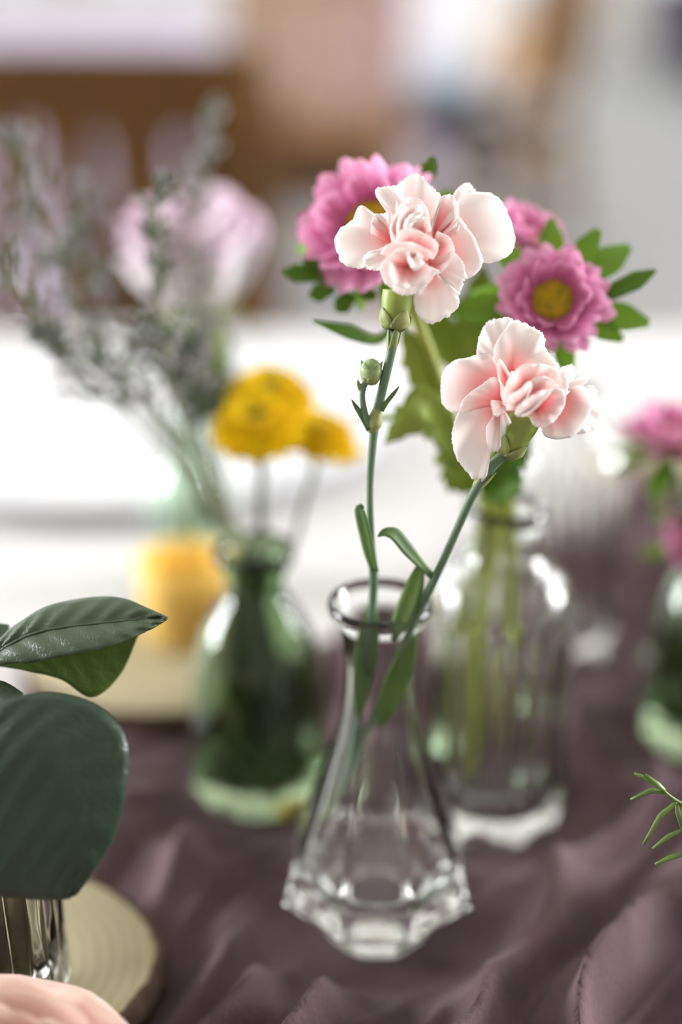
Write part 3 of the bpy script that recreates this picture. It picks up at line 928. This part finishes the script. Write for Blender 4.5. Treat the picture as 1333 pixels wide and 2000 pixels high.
def head(root, c, axis, rings, disc_r, disc_h, disc_mat, scale=1.0, bract=None, seed=0, tilt=(0, .25, .5), bract_len=1.0, jit=1.0):
    rnd = random.Random(seed)
    q = Vector(axis).normalized().to_track_quat('Z', 'Y').to_matrix().to_4x4()
    base = Matrix.Translation(Vector(c) - ORG[root.name]) @ q @ Matrix.Scale(scale, 4)
    for k, (me, n, r0, z0) in enumerate(rings):
        for i in range(n):
            th = 2 * math.pi * (i + 0.5 * (k % 2)) / n + rnd.uniform(-.10, .10)
            o = bpy.data.objects.new('ray_petal', me)
            COL.objects.link(o)
            o.parent = root
            o.matrix_local = base @ Matrix.Rotation(th, 4, 'Z') @ Matrix.Translation((r0, 0, z0)) @ Matrix.Rotation(-tilt[min(k, len(tilt) - 1)] + jit * rnd.uniform(-.16, .16), 4, 'Y') @ Matrix.Rotation(jit * rnd.uniform(-.45, .45), 4, 'X') @ Matrix.Scale(1 + jit * rnd.uniform(-.20, .12), 4)
    d = lathe([(0, -.0035), (disc_r * .5, -.0035), (disc_r * .95, -.001), (disc_r, disc_h * .3), (disc_r * .8, disc_h * .85), (disc_r * .35, disc_h), (0, disc_h * .9)], 28,
              lambda th, r, z: 1 + .03 * math.sin(13 * th + z * 4000))
    build('flower_disc', xf(d, Matrix.Translation(ORG[root.name]) @ base), disc_mat, root)
    if bract:
        for i in range(bract):
            th = 2 * math.pi * i / bract + rnd.uniform(-.2, .2)
            o = bpy.data.objects.new('bract_leaf', BRACT_ME)
            COL.objects.link(o)
            o.parent = root
            o.matrix_local = base @ Matrix.Rotation(th, 4, 'Z') @ Matrix.Translation((.002, 0, -.0045)) @ Matrix.Rotation(rnd.uniform(-.15, .25), 4, 'Y') @ Matrix.Scale(rnd.uniform(.8, 1.15) * bract_len, 4)


def aster(c, axis, stem_pts, radii, label, scale=1.0, seed=0, bract=9, group='pink asters', stem_mat='stem_yellow', bl=1.0):
    t = thing('aster', stem_pts[-1], label, 'aster', group)
    head(t, c, axis, [(AST_P[0], 21, .0056, 0), (AST_P[1], 19, .0054, .0010), (AST_P[2], 16, .0052, .0018)], .0062, .0024, M['aster_disc'], scale, bract, seed, (.05, .30, .62), bl)
    ax = Vector(axis).normalized()
    build('stem', tube([Vector(c) - ax * .002 * scale, Vector(c) - ax * .010] + list(stem_pts), radii, 40, 10), M[stem_mat], t)
    return t


r0 = POS_RIB
inb = lambda dx, dy, h: POS_RIB + Vector((dx, dy, h))
a1 = aster(P(1080, 588, .423), Vector((-.10, -.88, .42)), [P(1035, 700, .430), P(985, 830, .445), P(950, 960, .462), inb(-.003, 0, .125), inb(-.008, -.004, .07), inb(-.012, -.006, .02)], [.0018, .0018, .0021, .0026, .0030], 'pink aster with a yellow eye turned to face outward above the sideways carnation', 1.10, 11, 11, bl=1.25)
a2 = aster(P(722, 442, .430), Vector((-.45, -.66, .60)), [P(790, 560, .432), P(850, 720, .444), P(905, 880, .456), inb(-.007, -.002, .125), inb(-.014, .003, .07), inb(-.016, .004, .02)], [.0017, .0018, .0021, .0026, .0030], 'pink aster half hidden behind the upright carnation', 1.38, 12, 11)
a3 = aster(P(1032, 466, .447), Vector((.42, -.25, .87)), [P(1005, 560, .452), P(965, 720, .458), P(935, 880, .464), inb(.001, .003, .125), inb(.004, .008, .07), inb(.008, .010, .02)], [.0017, .0018, .0021, .0026, .0030], 'pink aster seen from its side behind the facing aster', .86, 13, 7)


def leaf(root, pts, widths, nrm, m, fold=.25, teeth=.35, nt=6, n=30):
    return build('leaf', ribbon(pts, widths, nrm, fold, n, teeth, nt), M[m], root, solid=.0003)


# broad aster leaves around the bottle neck
leaf(a2, [P(905, 905, .452), P(870, 850, .446), P(830, 800, .440), P(790, 830, .437), P(752, 866, .434)], [.001, .0065, .0085, .006, .0004], Vector((.1, -.8, .55)), 'leaf_olive')
leaf(a2, [P(900, 900, .455), P(850, 780, .448), P(815, 700, .442), P(785, 640, .438)], [.001, .006, .007, .0006], Vector((.2, -.9, .3)), 'leaf_olive')
leaf(a2, [P(850, 810, .45), P(800, 815, .445), P(740, 818, .44), P(690, 822, .437)], [.0008, .0022, .0012, .0003], Vector((0, -.3, .9)), 'leaf_olive', teeth=0)
leaf(a3, [P(945, 800, .462), P(940, 700, .458), P(935, 610, .454), P(945, 520, .450)], [.001, .008, .010, .001], Vector((-.1, -.95, .2)), 'leaf_olive')
leaf(a3, [P(930, 760, .463), P(880, 690, .46), P(840, 620, .457), P(830, 540, .455)], [.001, .006, .008, .001], Vector((.2, -.95, .2)), 'leaf_olive')
leaf(a1, [P(955, 940, .456), P(990, 900, .450), P(1015, 870, .446), P(1035, 850, .445)], [.002, .008, .007, .0006], Vector((-.2, -.8, .5)), 'leaf_bright')
leaf(a1, [P(940, 960, .458), P(975, 950, .452), P(1005, 935, .448), P(1020, 925, .447)], [.002, .007, .006, .0006], Vector((-.1, -.8, .5)), 'leaf_bright')
leaf(a1, [P(930, 955, .460), P(895, 930, .455), P(870, 900, .452), P(850, 905, .450)], [.002, .007, .006, .0006], Vector((.1, -.8, .5)), 'leaf_olive')
# free bract-like leaves by the facing aster
leaf(a1, [P(1165, 590, .424), P(1200, 570, .422), P(1245, 548, .420), P(1282, 528, .419)], [.0008, .0026, .0030, .0005], Vector((-.1, -.7, .6)), 'leaf_bright', teeth=0)
leaf(a2, [P(770, 640, .436), P(735, 665, .428), P(680, 650, .422), P(612, 628, .418)], [.0008, .0018, .0026, .0004], Vector((0, -.7, .7)), 'leaf_bright', teeth=0)
leaf(a2, [P(790, 380, .432), P(815, 355, .432), P(838, 330, .431), P(845, 308, .430)], [.001, .0024, .0026, .0008], Vector((0, -.9, .4)), 'leaf_bright', teeth=0)
leaf(a2, [P(850, 400, .434), P(862, 388, .434), P(872, 378, .434), P(878, 370, .434)], [.001, .0016, .0014, .0004], Vector((0, -.9, .4)), 'leaf_bright', teeth=0)

for q0, q1 in (((640, 545), (553, 530)), ((655, 565), (603, 578)), ((690, 575), (657, 610)), ((722, 565), (716, 588)), ((628, 535), (596, 500))):
    leaf(a2, [P(*q0, .433), P(q0[0] * .7 + q1[0] * .3, q0[1] * .7 + q1[1] * .3 - 3, .431), P(q0[0] * .3 + q1[0] * .7, q0[1] * .3 + q1[1] * .7, .430), P(*q1, .430)], [.001, .0024, .0030, .0005], Vector((0, -.8, .5)), 'leaf_bright', teeth=0)

# asters in the green bottle beside the runner
g2 = lambda dx, dy, h: POS_GREEN2 + Vector((dx, dy, h))
aster(P(1318, 858, .520), Vector((.1, -.1, .99)), [P(1325, 930, .53), P(1332, 1010, .54), g2(0, 0, .098), g2(-.002, -.002, .05), g2(-.006, -.004, .015)], [.0017, .0018, .0022, .0022], 'dusky pink aster opening upward from the green bottle beside the runner', 1.25, 21, 9, 'pink asters', 'stem_olive')
t_ = aster(P(1352, 1060, .545), Vector((.5, -.7, .5)), [P(1350, 1090, .552), g2(.003, .002, .098), g2(.004, .006, .05), g2(.006, .008, .015)], [.0017, .0018, .0022, .0022], 'low dusky pink aster resting at the rim of a green bottle', .9, 22, 6, 'pink asters', 'stem_olive')
leaf(t_, [g2(0, -.002, .085), g2(-.003, -.004, .06), g2(-.006, -.006, .035), g2(-.008, -.007, .015)], [.001, .006, .007, .001], Vector((-.3, -.9, .2)), 'leaf_bright', teeth=.2)

# ================================================================== yellow blooms in the green bottle
gb = lambda dx, dy, h: POS_GREEN + Vector((dx, dy, h))
YSP = [((P(528, 768, .522)), Vector((.05, -.28, .95)), [P(520, 860, .525), P(512, 960, .528), P(516, 1060, .531), gb(.001, .002, .097), gb(.006, .004, .05), gb(.012, .006, .015)], 'yellow button bloom rising behind its two neighbours', 31),
       ((P(502, 826, .502)), Vector((-.04, -.34, .94)), [P(508, 900, .508), P(508, 980, .514), P(505, 1060, .521), gb(-.001, -.003, .097), gb(-.004, -.006, .05), gb(-.008, -.008, .015)], 'yellow button bloom in front with a dark dimpled eye', 32),
       ((P(622, 846, .520)), Vector((.26, -.05, .96)), [P(612, 920, .524), P(590, 1000, .527), P(570, 1070, .530), gb(.005, .001, .097), gb(-.001, .003, .05), gb(-.012, .004, .015)], 'yellow button bloom leaning outward and seen edge-on', 33)]
for c, ax, st, lab, sd in YSP:
    t = thing('yellow_bloom', st[-1], lab, 'flower', 'yellow button blooms')
    head(t, c, ax, [(YEL_P[0], 28, .0035, -.0005), (YEL_P[1], 26, .0032, .0014), (YEL_P[2], 22, .0028, .0030), (YEL_P[3], 16, .0024, .0040)], .0034, .0044, M['yellow_disc'], 1.04, None, sd, (.10, .16, .20, .24), jit=.35)
    # green involucre under the head
    q = ax.normalized().to_track_quat('Z', 'Y').to_matrix().to_4x4()
    build('involucre', xf(lathe([(0, -.006), (.0022, -.0058), (.0062, -.0030), (.0080, -.0012), (.0070, -.0008), (0, -.0012)], 20), Matrix.Translation(c) @ q), M['calyx'], t)
    build('stem', tube([c - ax.normalized() * .005] + st, [.0013, .0010, .0011, .0012, .0013], 36, 8), M['stem_olive'], t)

# ================================================================== sea-lavender sprays in the green bottle
def spray(pts, label, seed, twigs, spread, t0=.35, size=1.0, dens=9):
    rnd = random.Random(seed)
    base = [gb(rnd.uniform(-.004, .004), rnd.uniform(-.004, .004), .02), gb(-.003 + rnd.uniform(-.002, .002), rnd.uniform(-.003, .003), .097)]
    full = base + [P(*p) for p in pts]
    t = thing('sea_lavender_spray', full[0], label, 'sea lavender', 'sea lavender sprays')
    build('stem', tube(full, [.0012, .0011, .0009, .0007, .0004], 44, 6), M['spray_stem'], t)
    c = catmull(full, 120)
    tw, fl, lf = [], [], []
    oct_ = ([Vector((1, 0, 0)), Vector((-1, 0, 0)), Vector((0, 1, 0)), Vector((0, -1, 0)), Vector((0, 0, 1)), Vector((0, 0, -1))], [(0, 2, 4), (2, 1, 4), (1, 3, 4), (3, 0, 4), (2, 0, 5), (1, 2, 5), (3, 1, 5), (0, 3, 5)])
    for k in range(twigs):
        u = t0 + (1 - t0) * (k + rnd.random()) / twigs
        p = c[min(int(u * 119), 119)]
        T = (c[min(int(u * 119) + 2, 119)] - c[max(int(u * 119) - 2, 0)]).normalized()
        d = Vector((rnd.uniform(-1, 1), rnd.uniform(-.8, .8), rnd.uniform(-.3, 1))).normalized()
        d = (d + T * .9).normalized()
        L = spread * rnd.uniform(.4, 1.1) * (1.15 - .7 * u)
        e = p + d * L
        mid = p.lerp(e, .5) + Vector((0, 0, L * .12))
        tw.append(tube([p, mid, e], [.0005, .0003], 6, 4))
        for _ in range(dens):
            f = rnd.uniform(.35, 1.05)
            q = (p.lerp(mid, f * 2) if f < .5 else mid.lerp(e, f * 2 - 1)) + Vector((rnd.gauss(0, .0012), rnd.gauss(0, .0012), rnd.gauss(0, .0012)))
            s = rnd.uniform(.0007, .0016) * size
            m = Matrix.Translation(q) @ d.to_track_quat('Z', 'Y').to_matrix().to_4x4() @ Matrix.Diagonal((s * .7, s * .7, s * 1.6, 1))
            (lf if rnd.random() < .6 else fl).append(xf(oct_, m))
    for s_ in (-1, 1):
        build('leaf', ribbon([full[0].lerp(full[1], .02), full[0].lerp(full[1], .3) + Vector((s_ * .004, rnd.uniform(-.005, .005), 0)), full[0].lerp(full[1], .65) + Vector((s_ * .003, 0, 0)), full[1]], [.001, .004, .003, .0008], Vector((0, -1, .1)), .2, 12), M['stem_olive'], t, solid=.0004)
    build('twigs', join(*tw), M['spray_stem'], t)
    tag(build('florets', join(*fl), M['spray_floret'], t), kind='stuff')
    if lf:
        tag(build('leaflets', join(*lf), M['spray_leaf'], t), kind='stuff')
    return t


spray([(435, 1030, .525), (385, 930, .515), (330, 850, .505), (240, 760, .50), (130, 690, .50), (60, 660, .50)], 'sea lavender spray arching low and far outward over the white plate', 41, 26, .026, .58, .9)
spray([(440, 1020, .520), (395, 900, .50), (345, 780, .485), (318, 640, .475), (305, 500, .468), (308, 365, .465)], 'slender sea lavender spray standing in front of the pale rose', 42, 34, .022, .55, .9)
spray([(445, 1020, .535), (420, 900, .545), (400, 720, .555), (385, 500, .57), (395, 340, .585), (410, 225, .595)], 'sea lavender spray rising above the pale rose bloom', 43, 24, .026, .62, 1.6)
spray([(430, 1030, .53), (370, 920, .535), (280, 800, .54), (170, 640, .545), (80, 420, .555), (25, 250, .565)], 'tallest sea lavender spray at the outer side of the bunch', 44, 34, .030, .58, 1.3)
spray([(435, 1030, .53), (380, 910, .54), (290, 770, .55), (210, 600, .56), (165, 480, .57), (150, 370, .575)], 'sea lavender spray between the rose and the tallest spray', 45, 24, .026, .60, 1.3)
spray([(430, 1040, .525), (360, 930, .515), (260, 820, .505), (150, 720, .50), (60, 600, .495), (8, 490, .49)], 'sea lavender spray bowed outward with a drooping tip', 46, 28, .026, .58)
spray([(445, 1010, .525), (410, 900, .52), (370, 800, .515), (330, 720, .51), (280, 680, .505)], 'short bushy sea lavender spray low at the heart of the bunch', 47, 44, .030, .60, 1.1, 9)
spray([(450, 1010, .53), (425, 900, .53), (405, 810, .53), (390, 730, .53), (380, 670, .53)], 'short dense sea lavender spray beside the yellow blooms', 48, 44, .030, .60, 1.1, 9)

# ================================================================== roses
def rose(c, axis, Rr, H, m, parent_loc, label, n=22, seed=0, openness=1.0, spin=0.0):
    rnd = random.Random(seed)
    t = thing('rose', parent_loc, label, 'rose')
    q = Matrix.Translation(c) @ Vector(axis).normalized().to_track_quat('Z', 'Y').to_matrix().to_4x4()
    for i in range(n):
        k = i / (n - 1)
        th0 = spin + i * 2.399
        rmax = Rr * (.16 + .84 * k ** .8)
        hh = H * (1.0 - .10 * k - (.10 if i >= n - 4 else 0) + rnd.uniform(-.03, .03))
        half = 1.25 - .35 * k
        flare = (-.25 + .65 * k) * openness

        def f(a, b):
            u = a * 2 - 1
            th = th0 + u * half
            top = hh * (1 - .16 * u * u + .02 * math.sin(u * 9 + i))
            z = top * b
            prof = math.sin(min(1.0, .12 + b * .72) * math.pi / 2 * 1.25)
            r = rmax * prof * (1 + .05 * u * u)
            if b > .75:
                r += Rr * flare * ((b - .75) / .25) ** 2 * .30
                z -= H * max(0, flare) * ((b - .75) / .25) ** 2 * .10
            r = max(r, .0005)
            return q @ Vector((r * math.cos(th), r * math.sin(th), z))
        g = grid(f, 15, 12)
        pig = [(1 - j / 11) ** 1.6 for j in range(12) for _ in range(15)]
        build('petal', g, m, t, pig=pig, solid=.0004)
    return t, q


rc = P(395, 612, .612)
rs, rq = rose(rc, Vector((-.10, -.20, .97)), .0285, .052, M['rose'], POS_PALE + Vector((.002, 0, .02)), 'pale pink rose rising behind the sea lavender sprays', 22, 3, 1.0, .9)
pl = lambda dx, dy, h: POS_PALE + Vector((dx, dy, h))
build('stem', tube([rc + Vector((0, 0, .002)), rc + Vector((0, .003, -.02)), P(402, 760, .630), pl(0, 0, .083), pl(.002, 0, .05), pl(.002, 0, .02)], [.0028, .0024, .0024, .0024], 30, 10), M['stem_olive'], rs)
build('hip', xf(lathe([(0, -.010), (.003, -.009), (.0062, -.004), (.0085, .002), (.0120, .006), (.0100, .008), (0, .006)], 20), rq), M['calyx'], rs)
for k in range(5):
    th = k * 1.257 + .5
    d = Vector((math.cos(th), math.sin(th), 0))
    build('sepal', ribbon([rq @ (d * .006), rq @ (d * .012 + Vector((0, 0, .001))), rq @ (d * .018 - Vector((0, 0, .006))), rq @ (d * .020 - Vector((0, 0, .016)))], [.003, .004, .003, .0004], Vector((0, 0, 1)), .2, 12), M['leaf_olive'], rs, solid=.0004)
leaf(rs, [P(402, 780, .628), P(420, 720, .622), P(432, 680, .618), P(428, 630, .614)], [.001, .006, .007, .001], Vector((-.3, -.9, .2)), 'leaf_olive', teeth=.15)
leaf(rs, [P(400, 800, .628), P(380, 740, .625), P(372, 690, .622), P(350, 650, .620)], [.001, .009, .010, .001], Vector((.1, -.95, .2)), 'spray_leaf', teeth=.15)
leaf(rs, [P(405, 830, .632), P(425, 790, .632), P(438, 740, .632), P(440, 700, .632)], [.001, .008, .008, .001], Vector((.1, -.95, .2)), 'spray_leaf', teeth=.15)

# near peach-pink rose
nr_c = P(0, 2058, .335) - Vector((.12, .05, .99)).normalized() * .036
nrs, nq = rose(nr_c, Vector((.12, .05, .99)), .034, .038, M['rose_peach'], nr_c - Vector((0, 0, .040)), 'peach pink rose beside the ribbed vase of leathery leaves', 20, 8, 1.25, .35)
build('stem', tube([nr_c + Vector((0, 0, .003)), nr_c - Vector((0, 0, .015)), nr_c - Vector((.001, 0, .040))], [.0028, .0024], 14, 10), M['stem_olive'], nrs)
build('hip', xf(lathe([(0, -.010), (.003, -.009), (.0062, -.004), (.0085, .002), (.0120, .006), (.0100, .008), (0, .006)], 20), nq), M['calyx'], nrs)
green_bottle(Vector((nr_c.x, nr_c.y, TZ + .0005)), 'green_bottle', 'short pale green bottle under the peach pink rose', M['pale_green_glass'], .50, 'green glass bottles')

# ================================================================== leathery leaves in the ribbed vase
lv = lambda dx, dy, h: POS_LEAFVASE + Vector((dx, dy, h))


def blade(mid, upper, lower, dep, nu=96, nv=15, wav=0.0, seed=0, camber=0.0):
    """leaf blade between two traced edges with a midrib valley; each point = (px, py, mm offset)"""
    m_ = catmull([P(a, b, dep + c * .001) for a, b, c in mid], nu)
    u_ = catmull([P(a, b, dep + c * .001) for a, b, c in upper], nu)
    l_ = catmull([P(a, b, dep + c * .001) for a, b, c in lower], nu)
    V = []
    for i in range(nu):
        for j in range(nv):
            t = j / (nv - 1) * 2 - 1
            e = u_[i] if t < 0 else l_[i]
            a = abs(t)
            p = m_[i].lerp(e, a)
            veins = math.sin((i / (nu - 1) * 9 - a * 1.6) * 2 * math.pi)
            p = p - FWD * (camber * .001 * math.sin(math.pi * a) + wav * .001 * veins * a * (1 - a) * 2)
            V.append(p)
    F = [(i * nv + j, i * nv + j + 1, (i + 1) * nv + j + 1, (i + 1) * nv + j) for i in range(nu - 1) for j in range(nv - 1)]
    return V, F


lt = thing('leathery_leaf_sprig', lv(0, 0, .012), 'sprig of dark green leathery leaves in the ribbed glass vase', 'leaf sprig')
fork = P(-70, 1420, .392)
build('stem', tube([lv(.002, -.002, .012), lv(-.004, .0, .05), P(-40, 1700, .398), P(-75, 1560, .394), fork, P(-60, 1340, .390)], [.0034, .0034, .0030, .0022, .0016], 40, 12), M['stem_dark'], lt)
build('stem', tube([lv(-.010, .004, .012), lv(-.011, .002, .06), P(-130, 1650, .40), P(-80, 1470, .394)], [.0026, .0026, .0022, .0016], 30, 10), M['stem_dark'], lt)
build('stem', tube([P(85, 1960, .414), P(68, 1900, .411), P(42, 1800, .407), P(15, 1720, .403), P(-40, 1600, .397)], [.0042, .0042, .0040, .0036, .0028], 26, 12), M['stem_dark'], lt)
L1 = build('leaf', blade([(-60, 1335, 2), (0, 1272, 1), (60, 1240, 0), (120, 1226, 0), (190, 1218, 0), (250, 1212, 0), (300, 1208, 0), (327, 1207, 0)],
                    [(-60, 1330, 2), (0, 1248, 4), (50, 1208, 6), (100, 1182, 8), (180, 1167, 9), (240, 1169, 7), (292, 1190, 3), (328, 1206, 0)],
                    [(-60, 1340, 2), (0, 1300, -4), (60, 1295, -6), (130, 1280, -8), (200, 1266, -8), (255, 1248, -6), (300, 1226, -3), (328, 1208, 0)], .388, wav=1.3, camber=1.6), M['salal'], lt, solid=.0004)
build('midrib', tube([P(a, b, .3885 - c * .001) for a, b, c in [(-60, 1335, -1.5), (0, 1272, 0.2), (60, 1240, 1), (120, 1226, 1), (190, 1218, 1), (250, 1212, 1), (300, 1208, 0.6)]], [.0006, .0005, .0003, .0002], 30, 6), M['salal'], lt)
build('leaf', blade([(-60, 1300, 6), (0, 1290, 6), (60, 1280, 7), (130, 1275, 8), (190, 1265, 9), (240, 1250, 10), (268, 1240, 10)],
                    [(-60, 1290, 6), (0, 1280, 6), (60, 1262, 7), (130, 1250, 8), (190, 1242, 9), (240, 1238, 10), (270, 1236, 10)],
                    [(-60, 1300, 5), (0, 1302, 5), (60, 1312, 5), (120, 1328, 6), (180, 1362, 8), (235, 1318, 10), (271, 1240, 10)], .392, wav=.3), M['salal_back'], lt, solid=.0004)
L2 = build('leaf', blade([(-90, 1440, 4), (0, 1440, -1), (50, 1460, -3), (100, 1500, -4), (140, 1570, -4), (150, 1640, -3), (150, 1700, -1), (140, 1752, 1)],
                    [(-90, 1430, 4), (0, 1372, 3), (90, 1353, 4), (180, 1372, 3), (238, 1425, 1), (250, 1500, 0), (225, 1630, 0), (152, 1745, 1)],
                    [(-90, 1450, 4), (-130, 1520, 1), (-130, 1610, 0), (-110, 1690, 0), (-60, 1740, 0), (10, 1752, 0), (80, 1757, 0), (130, 1755, 1)], .366, wav=1.0, camber=.6), M['salal_smooth'], lt, solid=.0005)
build('petiole', tube([fork, P(-90, 1440, .370)], [.0012, .0010], 8, 8), M['stem_dark'], lt)
build('leaf', ribbon([P(-80, 1400, .392), P(-40, 1370, .390), P(5, 1358, .388), P(45, 1356, .387)], [.002, .006, .004, .0004], Vector((.1, -.6, .8)), .2, 14), M['salal'], lt, solid=.0004)
build('leaf', ribbon([P(-80, 1350, .398), P(-50, 1280, .399), P(-10, 1240, .400), P(18, 1222, .402)], [.002, .005, .004, .0004], Vector((.1, -.6, .8)), .2, 14), M['salal'], lt, solid=.0004)

# ================================================================== needle sprig at the other side, in its own bottle
sp_v = Vector((.1290, .380, TZ + .003))
ns_ = thing('needle_sprig', sp_v + Vector((0, 0, .02)), 'thin green sprig of fine needle leaves over the mauve runner', 'sprig')
sst = [P(1283, 1532, .383), P(1310, 1556, .386), P(1335, 1572, .389), P(1375, 1590, .394), sp_v + Vector((-.003, 0, .060)), sp_v + Vector((0, 0, .045)), sp_v + Vector((.001, 0, .02))]
build('stem', tube(sst, [.0004, .0006, .0008, .0009, .0010, .0010], 30, 6), M['needle'], ns_)
for (x0, y0, d0), pts in [((1300, 1548, .385), [(1270, 1545), (1232, 1562)]), ((1292, 1540, .384), [(1270, 1524), (1240, 1510)]), ((1300, 1545, .384), [(1285, 1532), (1262, 1513)]), ((1322, 1566, .387), [(1290, 1595), (1257, 1650)]),
                          ((1322, 1566, .388), [(1326, 1590), (1333, 1620)]), ((1340, 1618, .388), [(1305, 1635), (1275, 1658)]), ((1345, 1665, .389), [(1310, 1675), (1280, 1688)]),
                          ((1335, 1572, .388), [(1340, 1600), (1345, 1640)]), ((1345, 1580, .389), [(1365, 1555), (1385, 1520)]), ((1355, 1585, .390), [(1385, 1610), (1400, 1640)])]:
    a = P(x0, y0, d0)
    b = P(*pts[0], d0 - .001)
    c = P(*pts[1], d0 - .001)
    build('needle', ribbon([a, a.lerp(b, .5), b, c], [.0004, .0006, .0007, .0003], Vector((0, -.6, .8)), .2, 10, cross=3), M['needle'], ns_, solid=.0004)
build('side_shoot', tube([P(1335, 1572, .389), P(1340, 1620, .388), P(1348, 1670, .389), P(1352, 1700, .390)], [.0006, .0005, .0004], 12, 6), M['needle'], ns_)
green_bottle(sp_v, 'green_bottle', 'small pale bottle holding the needle sprig on the mauve runner', M['pale_green_glass'], .55, 'green glass bottles')

# ================================================================== background: chairs, second table, sofa
def chair(loc, rz, label, wood, nslat=5, seat_mat='black_vinyl', w=.44, slat_w=.035, H=.92, rail=.05, seat_z=.435):
    t = thing('dining_chair', (0, 0, 0), label, 'chair', 'wooden dining chairs')
    wd, sm = M[wood], M[seat_mat]
    hw = w / 2
    # local: seat faces -Y, backrest at +Y
    build('seat', box(-hw, hw, -.22, .21, seat_z, .485, .018), sm, t)
    fr = join(box(-hw + .01, hw - .01, -.21, -.185, .37, .435), box(-hw + .01, hw - .01, .175, .20, .37, .435), box(-hw + .01, -hw + .035, -.21, .20, .37, .435), box(hw - .035, hw - .01, -.21, .20, .37, .435))
    build('seat_frame', fr, wd, t, smooth=False)
    for sx in (-1, 1):
        build('leg', bar((sx * (hw - .03), -.19, 0), (sx * (hw - .025), -.19, .40), .04, .04), wd, t, smooth=False)
        build('leg', join(bar((sx * (hw - .02), .26, 0), (sx * (hw - .02), .195, .43), .04, .045), bar((sx * (hw - .02), .195, .42), (sx * (hw - .02), .285, H - .02), .04, .04)), wd, t, smooth=False)
    build('top_rail', box(-hw - .005, hw + .005, .268, .300, H - .085, H, .008), wd, t, smooth=False)
    build('lower_rail', bar((-hw + .02, .215, .56), (hw - .02, .215, .56), .025, rail, Vector((0, 1, 0))), M['wood_chair'], t, smooth=False)
    for i in range(nslat):
        x = (-hw + .06) + (w - .12) * i / (nslat - 1)
        build('slat', bar((x, .222, .57), (x, .28, H - .07), slat_w, .016), wd, t, smooth=False)
    for sx in (-1, 1):
        build('stretcher', bar((sx * (hw - .03), -.19, .20), (sx * (hw - .02), .23, .20), .022, .03), wd, t, smooth=False)
    t.location = loc
    t.rotation_euler = (0, 0, rz)
    return t


chair((-.325, 1.40, 0), math.radians(-3), 'brown wooden slat-back chair drawn up to the far side of the white table', 'wood_chair', 5, slat_w=.052)
chair((-.035, 3.72, 0), math.radians(176), 'paler wooden chair with close slats and a black seat turned away from the table', 'wood_light', 8, w=.40, slat_w=.030, H=.98, rail=.14, seat_z=.39)
cc = chair((.46, 4.75, 0), math.radians(-120), 'dark wooden chair standing sideways with an added pale blue cushion as seat sheen', 'wood_chair', 5, w=.46, slat_w=.07, seat_z=.40)
chair((-.30, 2.55, 0), math.radians(183), 'low dark wooden chair turned towards the lilac covered table', 'wood_chair', 5, slat_w=.05, w=.38, H=.82)
cu = build('seat_cushion', xf(grid(lambda a, b: Vector(((math.cos(2 * math.pi * a)) * (.17 * math.sin(math.pi * b) ** .6), math.sin(2 * math.pi * a) * (.17 * math.sin(math.pi * b) ** .6), -.065 * math.cos(math.pi * b))), 33, 13), Matrix.Translation((.32, 4.78, .55))), M['sheen_cushion'], origin=(.32, 4.78, .485))  # cushion added to imitate the bright sky sheen on the black vinyl seat
tag(cu, 'added pale blue cushion standing in for sky sheen on the sideways chair seat', 'cushion')

# second table under a lilac cloth
t2 = thing('side_table', (-1.3, 4.3, 0), 'second table hidden under a lilac cloth', 'table')
build('table_top', box(-2.25, -.42, 3.82, 4.6, TZ - .04, TZ - .003), M['wood_chair'], t2, smooth=False)
for sx in (-2.15, -.52):
    for sy in (3.92, 4.5):
        build('leg', bar((sx, sy, 0), (sx, sy, TZ - .04), .07, .07), M['wood_chair'], t2, smooth=False)
l2 = build('lilac_tablecloth', cloth_geo(-2.28, -.40, 3.80, 4.63, TZ, .70, 200, .04, 1.0), M['lilac_cloth'], origin=(-1.3, 4.2, TZ), smooth=False)
tag(l2, 'lilac cloth hanging in folds over the second table', 'tablecloth')

# slim standing table under a lilac stretch cover
hc = Vector((.18, 6.6, 0))
hi = build('standing_table', xf(lathe([(0, 0), (.30, 0), (.29, .02), (.20, .30), (.15, .62), (.19, .90), (.30, 1.08), (.31, 1.10), (.30, 1.11), (0, 1.11)], 40), Matrix.Translation(hc)), M['lilac_cloth'], origin=hc)
tag(hi, 'tall standing table under a waisted lilac stretch cover', 'table')

# white covered table further back
l3 = build('far_tablecloth', cloth_geo(.32, .92, 8.3, 9.0, TZ, .74, 160, .04, 2.0), M['cloth_white'], origin=(.62, 8.65, 0), smooth=False)
tag(l3, 'white floor-length cloth over a table near the windows', 'tablecloth')

# peach armchair-like pouf beside it
pf = build('pouf', xf(lathe([(0, 0), (.17, 0), (.19, .04), (.20, .30), (.19, .55), (.15, .60), (0, .61)], 40, lambda th, r, z: 1 + .02 * math.cos(12 * th)), Matrix.Translation((.90, 7.0, 0))), M['peach'], origin=(.90, 7.0, 0))
tag(pf, 'tall round peach fabric pouf standing on the stone floor', 'pouf')

# navy sofa
sf = thing('sofa', (0, 0, 0), 'dark navy upholstered sofa across the stone floor', 'sofa')
build('base', box(-.95, .95, -.42, .42, .10, .34, .03), M['navy'], sf)
build('backrest', box(-.95, .95, .22, .44, .30, .86, .05), M['navy'], sf)
for sx in (-1, 1):
    build('armrest', box(sx * .95 - .10, sx * .95 + .10, -.43, .43, .10, .62, .04), M['navy'], sf)
    build('seat_cushion', box(min(0, sx * .84) + .01, max(0, sx * .84) - .01, -.42, .22, .33, .47, .04), M['navy'], sf)
    for sy in (-.36, .36):
        build('foot', bar((sx * .88, sy, 0), (sx * .88, sy, .11), .05, .05), M['wood_chair'], sf, smooth=False)
sf.location = (2.75, 10.4, 0)
sf.rotation_euler = (0, 0, math.radians(-92))
